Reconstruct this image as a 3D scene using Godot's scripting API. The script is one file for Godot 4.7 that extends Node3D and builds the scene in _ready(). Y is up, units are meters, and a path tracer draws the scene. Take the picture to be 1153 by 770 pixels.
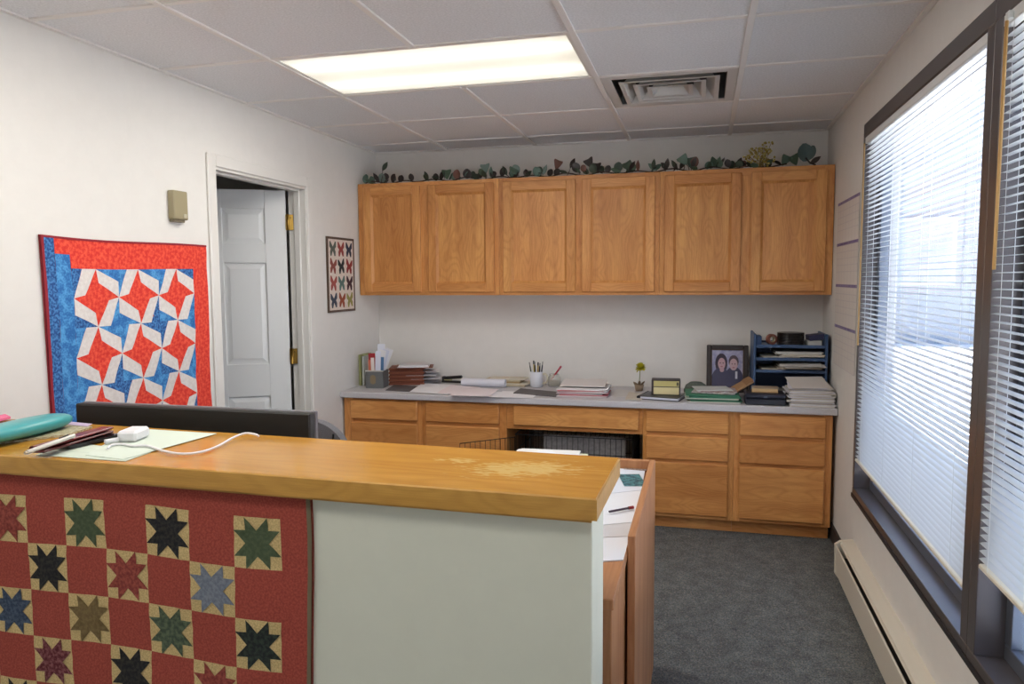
extends Node3D
# An office reception: counter with quilts, oak cabinets along the back wall, blinds on the right.

const XL := -2.209      # left wall
const XR := 0.711       # right wall
const ZB := -4.809      # back wall
const ZF := 2.2         # wall behind the camera
const HC := 2.31        # ceiling height
const EYE := Vector3(0, 1.4363, 0)
const FPX := 831.02
const YC := 0.742       # desk worktop height
const YT := 1.03        # reception counter height
const TILE := 0.6096

var rng := RandomNumberGenerator.new()
var mats := {}
var texs := {}
var taken := {}
var cr := Vector3.RIGHT
var cu := Vector3.UP
var cf := Vector3.FORWARD

# ---------------------------------------------------------------- helpers
func ray(px: float, py: float) -> Vector3:
	return cf + cr * ((px - 576.5) / FPX) - cu * ((py - 385.0) / FPX)
func at_y(px: float, py: float, y: float) -> Vector3:
	var d := ray(px, py)
	return EYE + d * ((y - EYE.y) / d.y)
func at_z(px: float, py: float, z: float) -> Vector3:
	var d := ray(px, py)
	return EYE + d * (z / d.z)
func at_x(px: float, py: float, x: float) -> Vector3:
	var d := ray(px, py)
	return EYE + d * (x / d.x)

func numbered(n: String) -> String:
	if not taken.has(n):
		taken[n] = 0
		return n
	taken[n] += 1
	return "%s_%03d" % [n, taken[n]]

func thing(called: String, label: String, category: String, at := Vector3.ZERO, turn := 0.0, group := "") -> Node3D:
	var o := Node3D.new()
	o.name = numbered(called)
	add_child(o)
	o.position = at
	o.rotation.y = turn
	o.set_meta("label", label)
	o.set_meta("category", category)
	if group != "":
		o.set_meta("group", group)
	return o

func part(parent: Node, called: String, mesh: Mesh, m: Material, at := Vector3.ZERO, rot := Vector3.ZERO) -> MeshInstance3D:
	var o := MeshInstance3D.new()
	o.name = called
	o.mesh = mesh
	o.material_override = m
	o.position = at
	o.rotation = rot
	parent.add_child(o, true)
	return o

func solo(called: String, mesh: Mesh, m: Material, label: String, category: String, at := Vector3.ZERO, rot := Vector3.ZERO, group := "") -> MeshInstance3D:
	var o := part(self, numbered(called), mesh, m, at, rot)
	o.set_meta("label", label)
	o.set_meta("category", category)
	if group != "":
		o.set_meta("group", group)
	return o

func struct(called: String, mesh: Mesh, m: Material, at := Vector3.ZERO, rot := Vector3.ZERO) -> MeshInstance3D:
	var o := part(self, called, mesh, m, at, rot)
	o.set_meta("kind", "structure")
	return o

func struct_node(called: String) -> Node3D:
	var o := Node3D.new()
	o.name = called
	o.set_meta("kind", "structure")
	add_child(o)
	return o

func mat(c: Color, rough := 0.7, metal := 0.0) -> StandardMaterial3D:
	var key := "%s/%s/%s" % [c.to_html(), rough, metal]
	if not mats.has(key):
		var m := StandardMaterial3D.new()
		m.albedo_color = c
		m.roughness = rough
		m.metallic = metal
		mats[key] = m
	return mats[key]

func c8(r: float, g: float, b: float) -> Color:
	return Color(r / 255.0, g / 255.0, b / 255.0)

# ---- meshes
func quad(st: SurfaceTool, a: Vector3, b: Vector3, c: Vector3, d: Vector3) -> void:
	st.add_vertex(a); st.add_vertex(b); st.add_vertex(c)
	st.add_vertex(a); st.add_vertex(c); st.add_vertex(d)

func fin(st: SurfaceTool) -> ArrayMesh:
	st.generate_normals()
	return st.commit()

# a chamfered box round the origin
func cbox(size: Vector3, bev := 0.002) -> ArrayMesh:
	var st := SurfaceTool.new()
	st.begin(Mesh.PRIMITIVE_TRIANGLES)
	st.set_smooth_group(-1)
	var h := size * 0.5
	var b: float = min(bev, min(h.x, min(h.y, h.z)) * 0.9)
	if b <= 0.00005:
		b = 0.0
	var p := func(sx: int, sy: int, sz: int, ax: int) -> Vector3:
		var v := Vector3(sx * (h.x - b), sy * (h.y - b), sz * (h.z - b))
		v[ax] += [sx, sy, sz][ax] * b
		return v
	for ax in 3:
		var u := (ax + 1) % 3
		var w := (ax + 2) % 3
		for s in [-1, 1]:
			var q := []
			for k in [[-1, -1], [1, -1], [1, 1], [-1, 1]]:
				var sg := [0, 0, 0]
				sg[ax] = s
				sg[u] = k[0]
				sg[w] = k[1]
				q.append(p.call(sg[0], sg[1], sg[2], ax))
			if s > 0:
				quad(st, q[3], q[2], q[1], q[0])
			else:
				quad(st, q[0], q[1], q[2], q[3])
	if b > 0.0:
		for ax in 3:      # the twelve edges, along ax
			var u := (ax + 1) % 3
			var w := (ax + 2) % 3
			for s1 in [-1, 1]:
				for s2 in [-1, 1]:
					var g1 := [0, 0, 0]
					g1[u] = s1; g1[w] = s2; g1[ax] = -1
					var g2 := g1.duplicate()
					g2[ax] = 1
					var a: Vector3 = p.call(g1[0], g1[1], g1[2], u)
					var bb: Vector3 = p.call(g1[0], g1[1], g1[2], w)
					var c: Vector3 = p.call(g2[0], g2[1], g2[2], w)
					var d: Vector3 = p.call(g2[0], g2[1], g2[2], u)
					if s1 * s2 > 0:
						quad(st, d, c, bb, a)
					else:
						quad(st, a, bb, c, d)
		for sx in [-1, 1]:
			for sy in [-1, 1]:
				for sz in [-1, 1]:
					var a: Vector3 = p.call(sx, sy, sz, 0)
					var bb: Vector3 = p.call(sx, sy, sz, 1)
					var c: Vector3 = p.call(sx, sy, sz, 2)
					if sx * sy * sz > 0:
						st.add_vertex(c); st.add_vertex(bb); st.add_vertex(a)
					else:
						st.add_vertex(a); st.add_vertex(bb); st.add_vertex(c)
	return fin(st)

# box given by its two corners, kept in world place
func span(a: Vector3, b: Vector3, bev := 0.0) -> Array:
	return [cbox((b - a).abs(), bev), Transform3D(Basis(), (a + b) * 0.5)]

func join(list: Array) -> ArrayMesh:
	var st := SurfaceTool.new()
	st.begin(Mesh.PRIMITIVE_TRIANGLES)
	for e in list:
		st.append_from(e[0], 0, e[1])
	return st.commit()

func moved(m: Mesh, at: Vector3, rot := Vector3.ZERO) -> Array:
	return [m, Transform3D(Basis.from_euler(rot), at)]

# extruded polygon: outline in x,y; from z = 0 to z = -depth
func prism(poly: PackedVector2Array, depth: float) -> ArrayMesh:
	var st := SurfaceTool.new()
	st.begin(Mesh.PRIMITIVE_TRIANGLES)
	st.set_smooth_group(-1)
	var pl := poly
	if Geometry2D.is_polygon_clockwise(pl):
		pl = pl.duplicate()
		pl.reverse()
	var tri := Geometry2D.triangulate_polygon(pl)
	for i in range(0, tri.size(), 3):
		var a := pl[tri[i]]
		var b := pl[tri[i + 1]]
		var c := pl[tri[i + 2]]
		if (b - a).cross(c - a) < 0:
			var t := b
			b = c
			c = t
		st.add_vertex(Vector3(c.x, c.y, 0)); st.add_vertex(Vector3(b.x, b.y, 0)); st.add_vertex(Vector3(a.x, a.y, 0))
		st.add_vertex(Vector3(a.x, a.y, -depth)); st.add_vertex(Vector3(b.x, b.y, -depth)); st.add_vertex(Vector3(c.x, c.y, -depth))
	for i in pl.size():
		var a := pl[i]
		var b := pl[(i + 1) % pl.size()]
		quad(st, Vector3(a.x, a.y, 0), Vector3(b.x, b.y, 0), Vector3(b.x, b.y, -depth), Vector3(a.x, a.y, -depth))
	return fin(st)

# flat slab lying level: outline as world x,z; from y0 up to y0 + t
func slab(pts: Array, y0: float, t: float) -> ArrayMesh:
	var pl := PackedVector2Array()
	for p in pts:
		pl.append(Vector2(p.x, -p.z))
	var m := prism(pl, t)
	return join([[m, Transform3D(Basis.from_euler(Vector3(-PI / 2, 0, 0)), Vector3(0, y0 + t, 0))]])

func lathe(prof: Array, seg := 24, sharp := false) -> ArrayMesh:
	var st := SurfaceTool.new()
	st.begin(Mesh.PRIMITIVE_TRIANGLES)
	for i in prof.size() - 1:
		st.set_smooth_group(i if sharp else 0)
		var a: Vector2 = prof[i]
		var b: Vector2 = prof[i + 1]
		for k in seg:
			var t0 := TAU * k / seg
			var t1 := TAU * (k + 1) / seg
			var p := Vector3(cos(t0) * a.x, a.y, sin(t0) * a.x)
			var q := Vector3(cos(t1) * a.x, a.y, sin(t1) * a.x)
			var r := Vector3(cos(t1) * b.x, b.y, sin(t1) * b.x)
			var s := Vector3(cos(t0) * b.x, b.y, sin(t0) * b.x)
			if a.x > 0.00001:
				st.add_vertex(p); st.add_vertex(q); st.add_vertex(r)
			if b.x > 0.00001:
				st.add_vertex(p); st.add_vertex(r); st.add_vertex(s)
	return fin(st)

func tube(pts: Array, r: float, seg := 6, closed := false) -> ArrayMesh:
	var st := SurfaceTool.new()
	st.begin(Mesh.PRIMITIVE_TRIANGLES)
	st.set_smooth_group(0)
	var rings := []
	var n := pts.size()
	for i in n:
		var a: Vector3 = pts[(i - 1 + n) % n] if (closed or i > 0) else pts[i]
		var b: Vector3 = pts[(i + 1) % n] if (closed or i < n - 1) else pts[i]
		var d := (b - a).normalized()
		var up := Vector3.UP if abs(d.y) < 0.9 else Vector3.RIGHT
		var s := d.cross(up).normalized()
		var t := s.cross(d)
		var ring := []
		for k in seg:
			var an := TAU * k / seg
			ring.append(pts[i] + (s * cos(an) + t * sin(an)) * r)
		rings.append(ring)
	for i in (n if closed else n - 1):
		var j := (i + 1) % n
		for k in seg:
			var l := (k + 1) % seg
			quad(st, rings[i][l], rings[j][l], rings[j][k], rings[i][k])
	if not closed:
		for k in range(1, seg - 1):
			st.add_vertex(rings[0][0]); st.add_vertex(rings[0][k]); st.add_vertex(rings[0][k + 1])
			st.add_vertex(rings[n - 1][0]); st.add_vertex(rings[n - 1][k + 1]); st.add_vertex(rings[n - 1][k])
	return fin(st)

func curve(pts: Array, step := 0.02) -> Array:
	var c := Curve3D.new()
	for i in pts.size():
		var a: Vector3 = pts[max(i - 1, 0)]
		var b: Vector3 = pts[min(i + 1, pts.size() - 1)]
		var t := (b - a) / 6.0
		c.add_point(pts[i], -t, t)
	var out := []
	var len := c.get_baked_length()
	var n: int = max(2, int(len / step))
	for i in n + 1:
		out.append(c.sample_baked(len * i / n, true))
	return out

func rrect(w: float, h: float, r: float, seg := 5) -> PackedVector2Array:
	var out := PackedVector2Array()
	for k in 4:
		var cx := (w / 2 - r) * (1 if k == 0 or k == 3 else -1)
		var cy := (h / 2 - r) * (1 if k < 2 else -1)
		for i in seg + 1:
			var a := PI / 2 * (k + float(i) / seg)
			out.append(Vector2(cx + cos(a) * r, cy + sin(a) * r))
	return out

# open frame of four bars in the x,y plane, centred, front at z = 0
func frame(w: float, h: float, bar: float, depth: float, bev := 0.001) -> ArrayMesh:
	return join([
		moved(cbox(Vector3(bar, h, depth), bev), Vector3(-w / 2 + bar / 2, 0, -depth / 2)), moved(cbox(Vector3(bar, h, depth), bev), Vector3(w / 2 - bar / 2, 0, -depth / 2)),
		moved(cbox(Vector3(w - 2 * bar, bar, depth), bev), Vector3(0, h / 2 - bar / 2, -depth / 2)), moved(cbox(Vector3(w - 2 * bar, bar, depth), bev), Vector3(0, -h / 2 + bar / 2, -depth / 2))])

# raised field: a slab whose front has sloping borders. centred, front towards +z
func field(w: float, h: float, low: float, high: float, slope: float) -> ArrayMesh:
	var st := SurfaceTool.new()
	st.begin(Mesh.PRIMITIVE_TRIANGLES)
	st.set_smooth_group(-1)
	var o := []
	var i_ := []
	for k in [[-1, -1], [1, -1], [1, 1], [-1, 1]]:
		o.append(Vector3(k[0] * w / 2, k[1] * h / 2, low))
		i_.append(Vector3(k[0] * (w / 2 - slope), k[1] * (h / 2 - slope), high))
	quad(st, i_[3], i_[2], i_[1], i_[0])
	for k in 4:
		var l := (k + 1) % 4
		quad(st, o[k], i_[k], i_[l], o[l])
	var bk := []
	for k in 4:
		bk.append(Vector3(o[k].x, o[k].y, -0.004))
	quad(st, bk[0], bk[1], bk[2], bk[3])
	for k in 4:
		var l := (k + 1) % 4
		quad(st, bk[k], o[k], o[l], bk[l])
	return fin(st)

# a cloth patch: polygon in u,v laid on a wavy cloth; f(u,v) gives the point
func patch(poly: PackedVector2Array, n: int, f: Callable, lift: float) -> ArrayMesh:
	var st := SurfaceTool.new()
	st.begin(Mesh.PRIMITIVE_TRIANGLES)
	st.set_smooth_group(0)
	var tri := Geometry2D.triangulate_polygon(poly)
	for i in range(0, tri.size(), 3):
		var a := poly[tri[i]]
		var b := poly[tri[i + 1]]
		var c := poly[tri[i + 2]]
		if (b - a).cross(c - a) < 0:
			var t := b
			b = c
			c = t
		for p in n:
			for q in n - p:
				var w := func(x: int, y: int) -> Vector3:
					var uv := a + (b - a) * (float(x) / n) + (c - a) * (float(y) / n)
					return f.call(uv.x, uv.y, lift)
				st.add_vertex(w.call(p, q + 1)); st.add_vertex(w.call(p + 1, q)); st.add_vertex(w.call(p, q))
				if q < n - p - 1:
					st.add_vertex(w.call(p, q + 1)); st.add_vertex(w.call(p + 1, q + 1)); st.add_vertex(w.call(p + 1, q))
	st.index()
	return fin(st)

# ---- textures
func noise(seed_: int, freq: float, oct := 3) -> FastNoiseLite:
	var n := FastNoiseLite.new()
	n.seed = seed_
	n.noise_type = FastNoiseLite.TYPE_SIMPLEX_SMOOTH
	n.frequency = freq
	n.fractal_octaves = oct
	return n

func bake(w: int, h: int, fn: Callable) -> ImageTexture:
	var d := PackedByteArray()
	d.resize(w * h * 3)
	var i := 0
	for y in h:
		for x in w:
			var c: Color = fn.call(x, y)
			d[i] = clampi(int(c.r * 255), 0, 255)
			d[i + 1] = clampi(int(c.g * 255), 0, 255)
			d[i + 2] = clampi(int(c.b * 255), 0, 255)
			i += 3
	var im := Image.create_from_data(w, h, false, Image.FORMAT_RGB8, d)
	im.generate_mipmaps()
	return ImageTexture.create_from_image(im)

# oak: grain runs along the long side of the picture; spread says how many boards' widths it covers
func oak_texture(along_x: bool, seed_: int, light: Color, dark: Color, spread := 1.0) -> ImageTexture:
	var n1 := noise(seed_, 1.0, 2)
	var n2 := noise(seed_ + 7, 1.0, 1)
	var wide := 384 if spread < 2 else 1024
	var long := 640
	var fn := func(x: int, y: int) -> Color:
		var u := float(y if along_x else x) / wide
		var v := float(x if along_x else y) / long
		u = absf(2 * u - 1) * spread
		v = absf(2 * v - 1)
		var bend := n1.get_noise_2d(u * 1.6, v * 0.9)
		var r := u * 10.0 + bend * 4.0
		var ring := pow(0.5 + 0.5 * sin(r * TAU), 2.5)
		var fine := n2.get_noise_2d(u * 110.0, v * 5.0)
		var pore := 1.0 if n2.get_noise_2d(u * 150.0 + 50, v * 14.0) > 0.35 else 0.0
		var broad := n1.get_noise_2d(u * 3.0 + 20, v * 0.8)
		var k: float = clampf(0.24 + ring * 0.22 + fine * 0.18 + pore * 0.08 + broad * 0.4, 0, 1)
		return light.lerp(dark, k)
	return bake(long if along_x else wide, wide if along_x else long, fn)

func tex_mat(key: String, t: Texture2D, tri_scale: Vector3, rough := 0.6, tint := Color.WHITE, world := true, offset := Vector3.ZERO) -> StandardMaterial3D:
	if not mats.has(key):
		var m := StandardMaterial3D.new()
		m.albedo_color = tint
		m.albedo_texture = t
		m.roughness = rough
		m.uv1_triplanar = true
		m.uv1_world_triplanar = world
		m.uv1_triplanar_sharpness = 8.0
		m.uv1_scale = tri_scale
		m.uv1_offset = offset
		mats[key] = m
	return mats[key]

func fabric_texture(seed_: int, a: Color, b: Color, scale_ := 0.05, contrast := 1.0, size := 192) -> ImageTexture:
	var n1 := noise(seed_, scale_, 3)
	var n2 := noise(seed_ + 3, scale_ * 6.0, 2)
	return bake(size, size, func(x: int, y: int) -> Color:
		var k: float = clampf(0.5 + (n1.get_noise_2d(x, y) * 0.9 + n2.get_noise_2d(x, y) * 0.6) * contrast, 0, 1)
		return a.lerp(b, k))

# ---------------------------------------------------------------- the scene
func _ready() -> void:
	rng.seed = 4711
	camera_and_light()
	room()
	ceiling_parts()
	window_wall()
	door_and_left_wall()
	wall_cabinets()
	base_cabinets()
	reception_counter()
	reception_desk()
	garland()
	desk_things_left()
	desk_things_middle()
	desk_things_right()
	counter_things()

func camera_and_light() -> void:
	var yaw := 0.25255
	var pitch := -0.08388
	var roll := -0.00633
	cf = Vector3(-sin(yaw) * cos(pitch), sin(pitch), -cos(yaw) * cos(pitch))
	var r := Vector3(cos(yaw), 0, -sin(yaw))
	var u := r.cross(cf)
	cr = r * cos(roll) + u * sin(roll)
	cu = u * cos(roll) - r * sin(roll)
	var cam := Camera3D.new()
	cam.name = "camera"
	cam.fov = 2.0 * rad_to_deg(atan(385.0 / FPX))
	cam.near = 0.02
	cam.transform = Transform3D(Basis(cr, cu, -cf), EYE)
	add_child(cam)
	cam.current = true
	var sm := ProceduralSkyMaterial.new()
	sm.sky_top_color = Color(0.60, 0.75, 0.98)
	sm.sky_horizon_color = Color(0.93, 0.96, 1.0)
	sm.ground_horizon_color = Color(0.8, 0.84, 0.9)
	sm.ground_bottom_color = Color(0.6, 0.63, 0.68)
	sm.sky_energy_multiplier = 1.35
	sm.ground_energy_multiplier = 1.1
	var sky := Sky.new()
	sky.sky_material = sm
	var e := Environment.new()
	e.background_mode = Environment.BG_SKY
	e.sky = sky
	e.tonemap_mode = Environment.TONE_MAPPER_LINEAR
	e.tonemap_exposure = 1.48
	e.sdfgi_enabled = true
	e.ssao_enabled = true
	e.ssil_enabled = true
	var w := WorldEnvironment.new()
	w.name = "environment"
	w.environment = e
	add_child(w)
	# the sun stands over the roof, on the far side of the building from the windows
	var sun := DirectionalLight3D.new()
	sun.name = "sun"
	sun.light_color = Color(1.0, 0.995, 0.98)
	sun.light_energy = 7.8
	sun.light_angular_distance = 0.6
	sun.shadow_enabled = true
	sun.sky_mode = DirectionalLight3D.SKY_MODE_LIGHT_ONLY
	sun.basis = Basis.looking_at(Vector3(0.38, -0.92, 0.08).normalized(), Vector3.UP)
	add_child(sun)

func materials_oak() -> void:
	var li := c8(230, 166, 98)
	var da := c8(184, 114, 56)
	var tv := oak_texture(false, 11, li, da, 5.0)
	var th := oak_texture(true, 23, li, da)
	for k in 3:
		tex_mat("oak_v%d" % k, tv, Vector3(0.34, 0.9, 0.34), 0.42, [Color(1, 1, 1), Color(0.95, 0.93, 0.9), Color(0.98, 0.99, 0.97)][k], true, Vector3(0.31 * k, 0.17 * k, 0.2 * k))
		tex_mat("oak_h%d" % k, th, Vector3(0.9, 1.7, 1.7), 0.42, [Color(1, 1, 1), Color(0.95, 0.93, 0.9), Color(0.98, 0.98, 0.97)][k], true, Vector3(0.27 * k, 0.23 * k, 0.2 * k))

func room() -> void:
	materials_oak()
	var n := noise(5, 0.06, 3)
	var wallt := bake(128, 128, func(x: int, y: int) -> Color:
		var k := 0.99 + 0.008 * n.get_noise_2d(x, y)
		return Color(k, k, k))
	var paint := tex_mat("wall_paint", wallt, Vector3(1.2, 1.2, 1.2), 0.75, c8(232, 229, 224))
	var top := HC + 0.32
	# floor: speckled carpet
	var r2 := RandomNumberGenerator.new()
	r2.seed = 99
	var nc := noise(31, 0.03, 3)
	var carpet_t := bake(512, 512, func(x: int, y: int) -> Color:
		var k := 0.74 + r2.randf() * 0.42 + 0.14 * nc.get_noise_2d(x, y)
		var w := r2.randf()
		var c := c8(106, 109, 108)
		if w > 0.9:
			c = c8(140, 134, 122)
		elif w < 0.12:
			c = c8(68, 74, 80)
		return Color(c.r * k, c.g * k, c.b * k))
	var carpet := tex_mat("carpet", carpet_t, Vector3(0.62, 0.62, 0.62), 0.95)
	struct("floor", join([span(Vector3(XL - 2.3, -0.12, ZB - 0.15), Vector3(XR + 0.18, 0, ZF + 0.15))]), carpet)
	struct("wall_back", join([span(Vector3(XL - 2.3, 0, ZB - 0.12), Vector3(XR + 0.18, top, ZB))]), paint)
	struct("wall_front", join([
		span(Vector3(XL - 0.1, 0, ZF), Vector3(-0.45, top, ZF + 0.12)), span(Vector3(0.45, 0, ZF), Vector3(XR + 0.18, top, ZF + 0.12)),
		span(Vector3(-0.45, 0, ZF), Vector3(0.45, 0.35, ZF + 0.12)), span(Vector3(-0.45, 2.1, ZF), Vector3(0.45, top, ZF + 0.12))]), paint)
	struct("ground_entry", join([span(Vector3(XL - 8, -0.4, ZF + 0.15), Vector3(XR + 0.19, -0.15, ZF + 14))]), mat(c8(214, 214, 213), 0.9))
	struct("wall_left", join([
		span(Vector3(XL - 0.1, 0, -3.03), Vector3(XL, top, ZF)),
		span(Vector3(XL - 0.1, 0, ZB), Vector3(XL, top, -3.85)),
		span(Vector3(XL - 0.1, 1.97, -3.85), Vector3(XL, top, -3.03))]), paint)
	struct("wall_right", join([
		span(Vector3(XR, 0, ZB), Vector3(XR + 0.16, top, -3.755)),
		span(Vector3(XR, 0, -3.755), Vector3(XR + 0.16, 0.41, -1.3)),
		span(Vector3(XR, 2.137, -3.755), Vector3(XR + 0.16, top, -1.3)),
		span(Vector3(XR, 0, -1.3), Vector3(XR + 0.16, top, ZF))]), paint)
	# the dim room beyond the door
	struct("wall_hall_near", join([span(Vector3(XL - 2.3, 0, -2.3), Vector3(XL - 0.1, top, -2.2))]), paint)
	struct("wall_hall_far", join([span(Vector3(XL - 2.4, 0, ZB), Vector3(XL - 2.3, top, -2.2))]), paint)
	struct("ceiling_hall", join([span(Vector3(XL - 2.3, HC + 0.1, ZB), Vector3(XL - 0.1, HC + 0.2, -2.3))]), paint)
	var dark := mat(c8(58, 54, 52), 0.6)
	struct("baseboard_right", join([span(Vector3(XR - 0.009, 0, -4.285), Vector3(XR, 0.095, -3.72), 0.002)]), dark)
	struct("baseboard_left", join([span(Vector3(XL, 0, -2.96), Vector3(XL + 0.009, 0.095, -1.8), 0.002)]), dark)
	# pavement outside the windows
	struct("ground_outside", join([span(Vector3(XR + 0.2, -0.4, -24), Vector3(XR + 18, -0.15, 9))]), mat(c8(214, 214, 213), 0.9))
	# pale building added beyond the lot to tame brightness between the blind slats
	var nb := struct_node("wall_added_neighbour")
	nb.position = Vector3(8.0, -0.15, -21.0)
	part(nb, "wall", cbox(Vector3(15, 6.2, 3), 0), mat(c8(150, 155, 163), 0.9), Vector3(0, 3.1, 0))
	part(nb, "roof", cbox(Vector3(15.6, 0.5, 3.6), 0.05), mat(c8(160, 162, 166), 0.8), Vector3(0, 6.45, 0))
	for k in 5:
		var wi := part(nb, "window", cbox(Vector3(1.5, 1.6, 0.06), 0.01), mat(c8(186, 190, 196), 0.5), Vector3(-6 + k * 3.0, 2.2, 1.52))
		part(wi, "pane", cbox(Vector3(1.3, 1.4, 0.03), 0), mat(c8(160, 166, 176), 0.6), Vector3(0, 0, 0.03))

func ceiling_parts() -> void:
	var nt := noise(77, 0.35, 3)
	var tt := bake(192, 192, func(x: int, y: int) -> Color:
		var k := 0.97 + 0.07 * nt.get_noise_2d(x, y)
		return Color(k, k, k))
	var tile_m := tex_mat("ceiling_tile", tt, Vector3(1.6, 1.6, 1.6), 0.9, c8(238, 239, 242))
	var bar_m := mat(c8(236, 233, 230), 0.5)
	var ceil_ := struct_node("ceiling")
	part(ceil_, "slab", join([span(Vector3(XL - 0.12, HC + 0.3, ZB - 0.1), Vector3(XR + 0.18, HC + 0.4, ZF + 0.1))]), mat(c8(90, 88, 86), 0.9))
	var xs := [XL, -1.6824, -1.6824 + TILE, -1.6824 + 2 * TILE, -1.6824 + 3 * TILE, XR]
	var z3 := -3.2911
	var zs := [ZB]
	for k in range(-2, 12):
		var z := z3 + k * TILE
		if z < ZF - 0.05:
			zs.append(z)
	zs.append(ZF)
	var light_rows := []
	for j in zs.size() - 1:
		var za: float = zs[j]
		var zc: float = zs[j + 1]
		var row := roundi((za - z3) / TILE)       # 0 is the row of the light over the counter
		if j == 0:
			row = -3
		var lit := row == 0 or row == 2 or row == 5
		if lit:
			light_rows.append([za, zc])
		for i in 5:
			if lit and (i == 1 or i == 2):
				continue
			if row == -1 and i == 3:
				continue
			var a := Vector3(xs[i] + 0.006, HC + 0.007, za + 0.006)
			var b := Vector3(xs[i + 1] - 0.006, HC + 0.023, zc - 0.006)
			part(ceil_, "ceiling_tile", cbox(b - a, 0.002), tile_m, (a + b) / 2)
	for i in range(1, 5):
		for seg in light_segments(zs, light_rows, i):
			part(ceil_, "grid_bar", cbox(Vector3(0.024, 0.034, seg[1] - seg[0]), 0.001), bar_m, Vector3(xs[i], HC + 0.017, (seg[0] + seg[1]) / 2))
	for j in range(1, zs.size() - 1):
		for i in 5:
			part(ceil_, "grid_bar", cbox(Vector3(xs[i + 1] - xs[i] - 0.024, 0.03, 0.022), 0.001), bar_m, Vector3((xs[i] + xs[i + 1]) / 2, HC + 0.0165, zs[j]))
	part(ceil_, "wall_angle", cbox(Vector3(0.02, 0.025, ZF - ZB), 0.001), bar_m, Vector3(XL + 0.01, HC + 0.0125, (ZF + ZB) / 2))
	part(ceil_, "wall_angle", cbox(Vector3(0.02, 0.025, ZF - ZB), 0.001), bar_m, Vector3(XR - 0.01, HC + 0.0125, (ZF + ZB) / 2))
	part(ceil_, "wall_angle", cbox(Vector3(XR - XL - 0.04, 0.025, 0.02), 0.001), bar_m, Vector3((XL + XR) / 2, HC + 0.0125, ZB + 0.01))
	part(ceil_, "wall_angle", cbox(Vector3(XR - XL - 0.04, 0.025, 0.02), 0.001), bar_m, Vector3((XL + XR) / 2, HC + 0.0125, ZF - 0.01))
	# fluorescent fittings: two tubes behind a milky panel
	var diff := StandardMaterial3D.new()
	diff.albedo_color = c8(240, 238, 228)
	diff.roughness = 0.35
	diff.emission_enabled = true
	diff.emission = Color.WHITE
	diff.emission_operator = BaseMaterial3D.EMISSION_OP_MULTIPLY
	diff.emission_energy_multiplier = 0.93
	diff.emission_texture = bake(64, 64, func(x: int, y: int) -> Color:
		var v := (y + 0.5) / 64.0
		var u := (x + 0.5) / 64.0
		var g: float = 0.74 + 0.26 * (exp(-pow((v - 0.24) / 0.13, 2)) + exp(-pow((v - 0.76) / 0.13, 2)))
		var ends: float = clampf(min(u, 1 - u) / 0.09, 0, 1)
		g *= 0.88 + 0.12 * ends
		return Color(g, g * (0.955 + 0.04 * g), g * (0.80 + 0.15 * g)))
	var rim := mat(c8(232, 230, 226), 0.4)
	var k := 0
	var lab := ["lit fluorescent ceiling light between the door and the vent", "lit fluorescent ceiling light above the reception counter", "lit fluorescent ceiling light over the waiting side"]
	for r in light_rows:
		var xa: float = xs[1] + 0.012
		var xb: float = xs[3] - 0.012
		var za: float = r[0] + 0.012
		var zc: float = r[1] - 0.012
		var t := thing("ceiling_light", lab[k], "ceiling light", Vector3((xa + xb) / 2, HC, (za + zc) / 2), 0, "ceiling troffers")
		var w := xb - xa
		var d := zc - za
		var pm := PlaneMesh.new()
		pm.size = Vector2(w - 0.03, d - 0.03)
		part(t, "diffuser", pm, diff, Vector3(0, 0.008, 0), Vector3(PI, 0, 0))
		var fr := join([moved(frame(w, d, 0.016, 0.02), Vector3.ZERO, Vector3(PI / 2, 0, 0))])
		part(t, "frame", fr, rim, Vector3(0, 0.004, 0))
		part(t, "housing", join([
			moved(cbox(Vector3(w, 0.008, d), 0), Vector3(0, 0.125, 0)), moved(cbox(Vector3(w, 0.1, 0.006), 0), Vector3(0, 0.072, d / 2 - 0.003)), moved(cbox(Vector3(w, 0.1, 0.006), 0), Vector3(0, 0.072, -d / 2 + 0.003)),
			moved(cbox(Vector3(0.006, 0.1, d - 0.012), 0), Vector3(w / 2 - 0.003, 0.072, 0)), moved(cbox(Vector3(0.006, 0.1, d - 0.012), 0), Vector3(-w / 2 + 0.003, 0.072, 0))]), rim)
		var l := AreaLight3D.new()
		l.name = "lamp_light"
		l.area_size = Vector2(w - 0.04, d - 0.04)
		l.area_normalize_energy = true
		l.light_color = Color(1.0, 0.985, 0.95)
		l.light_energy = 0.94
		l.shadow_enabled = true
		l.area_range = 9.0
		l.rotation = Vector3(-PI / 2, 0, 0)
		l.position = Vector3(0, 0.003, 0)
		t.add_child(l)
		k += 1
	# air vent
	var vc := Vector3((xs[3] + xs[4]) / 2, HC, z3 - TILE / 2)
	var vm := mat(c8(206, 204, 200), 0.45)
	var v := thing("air_vent", "square louvred ceiling air vent beside the light", "air vent", vc)
	part(v, "flange", join([moved(frame(0.584, 0.584, 0.045, 0.006), Vector3.ZERO, Vector3(PI / 2, 0, 0))]), vm, Vector3(0, 0.002, 0))
	part(v, "duct", join([moved(cbox(Vector3(0.5, 0.004, 0.5), 0), Vector3(0, 0.2, 0)), moved(cbox(Vector3(0.004, 0.19, 0.5), 0), Vector3(-0.25, 0.105, 0)), moved(cbox(Vector3(0.004, 0.19, 0.5), 0), Vector3(0.25, 0.105, 0)),
		moved(cbox(Vector3(0.5, 0.19, 0.004), 0), Vector3(0, 0.105, -0.25)), moved(cbox(Vector3(0.5, 0.19, 0.004), 0), Vector3(0, 0.105, 0.25))]), mat(c8(96, 94, 92), 0.5))
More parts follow.
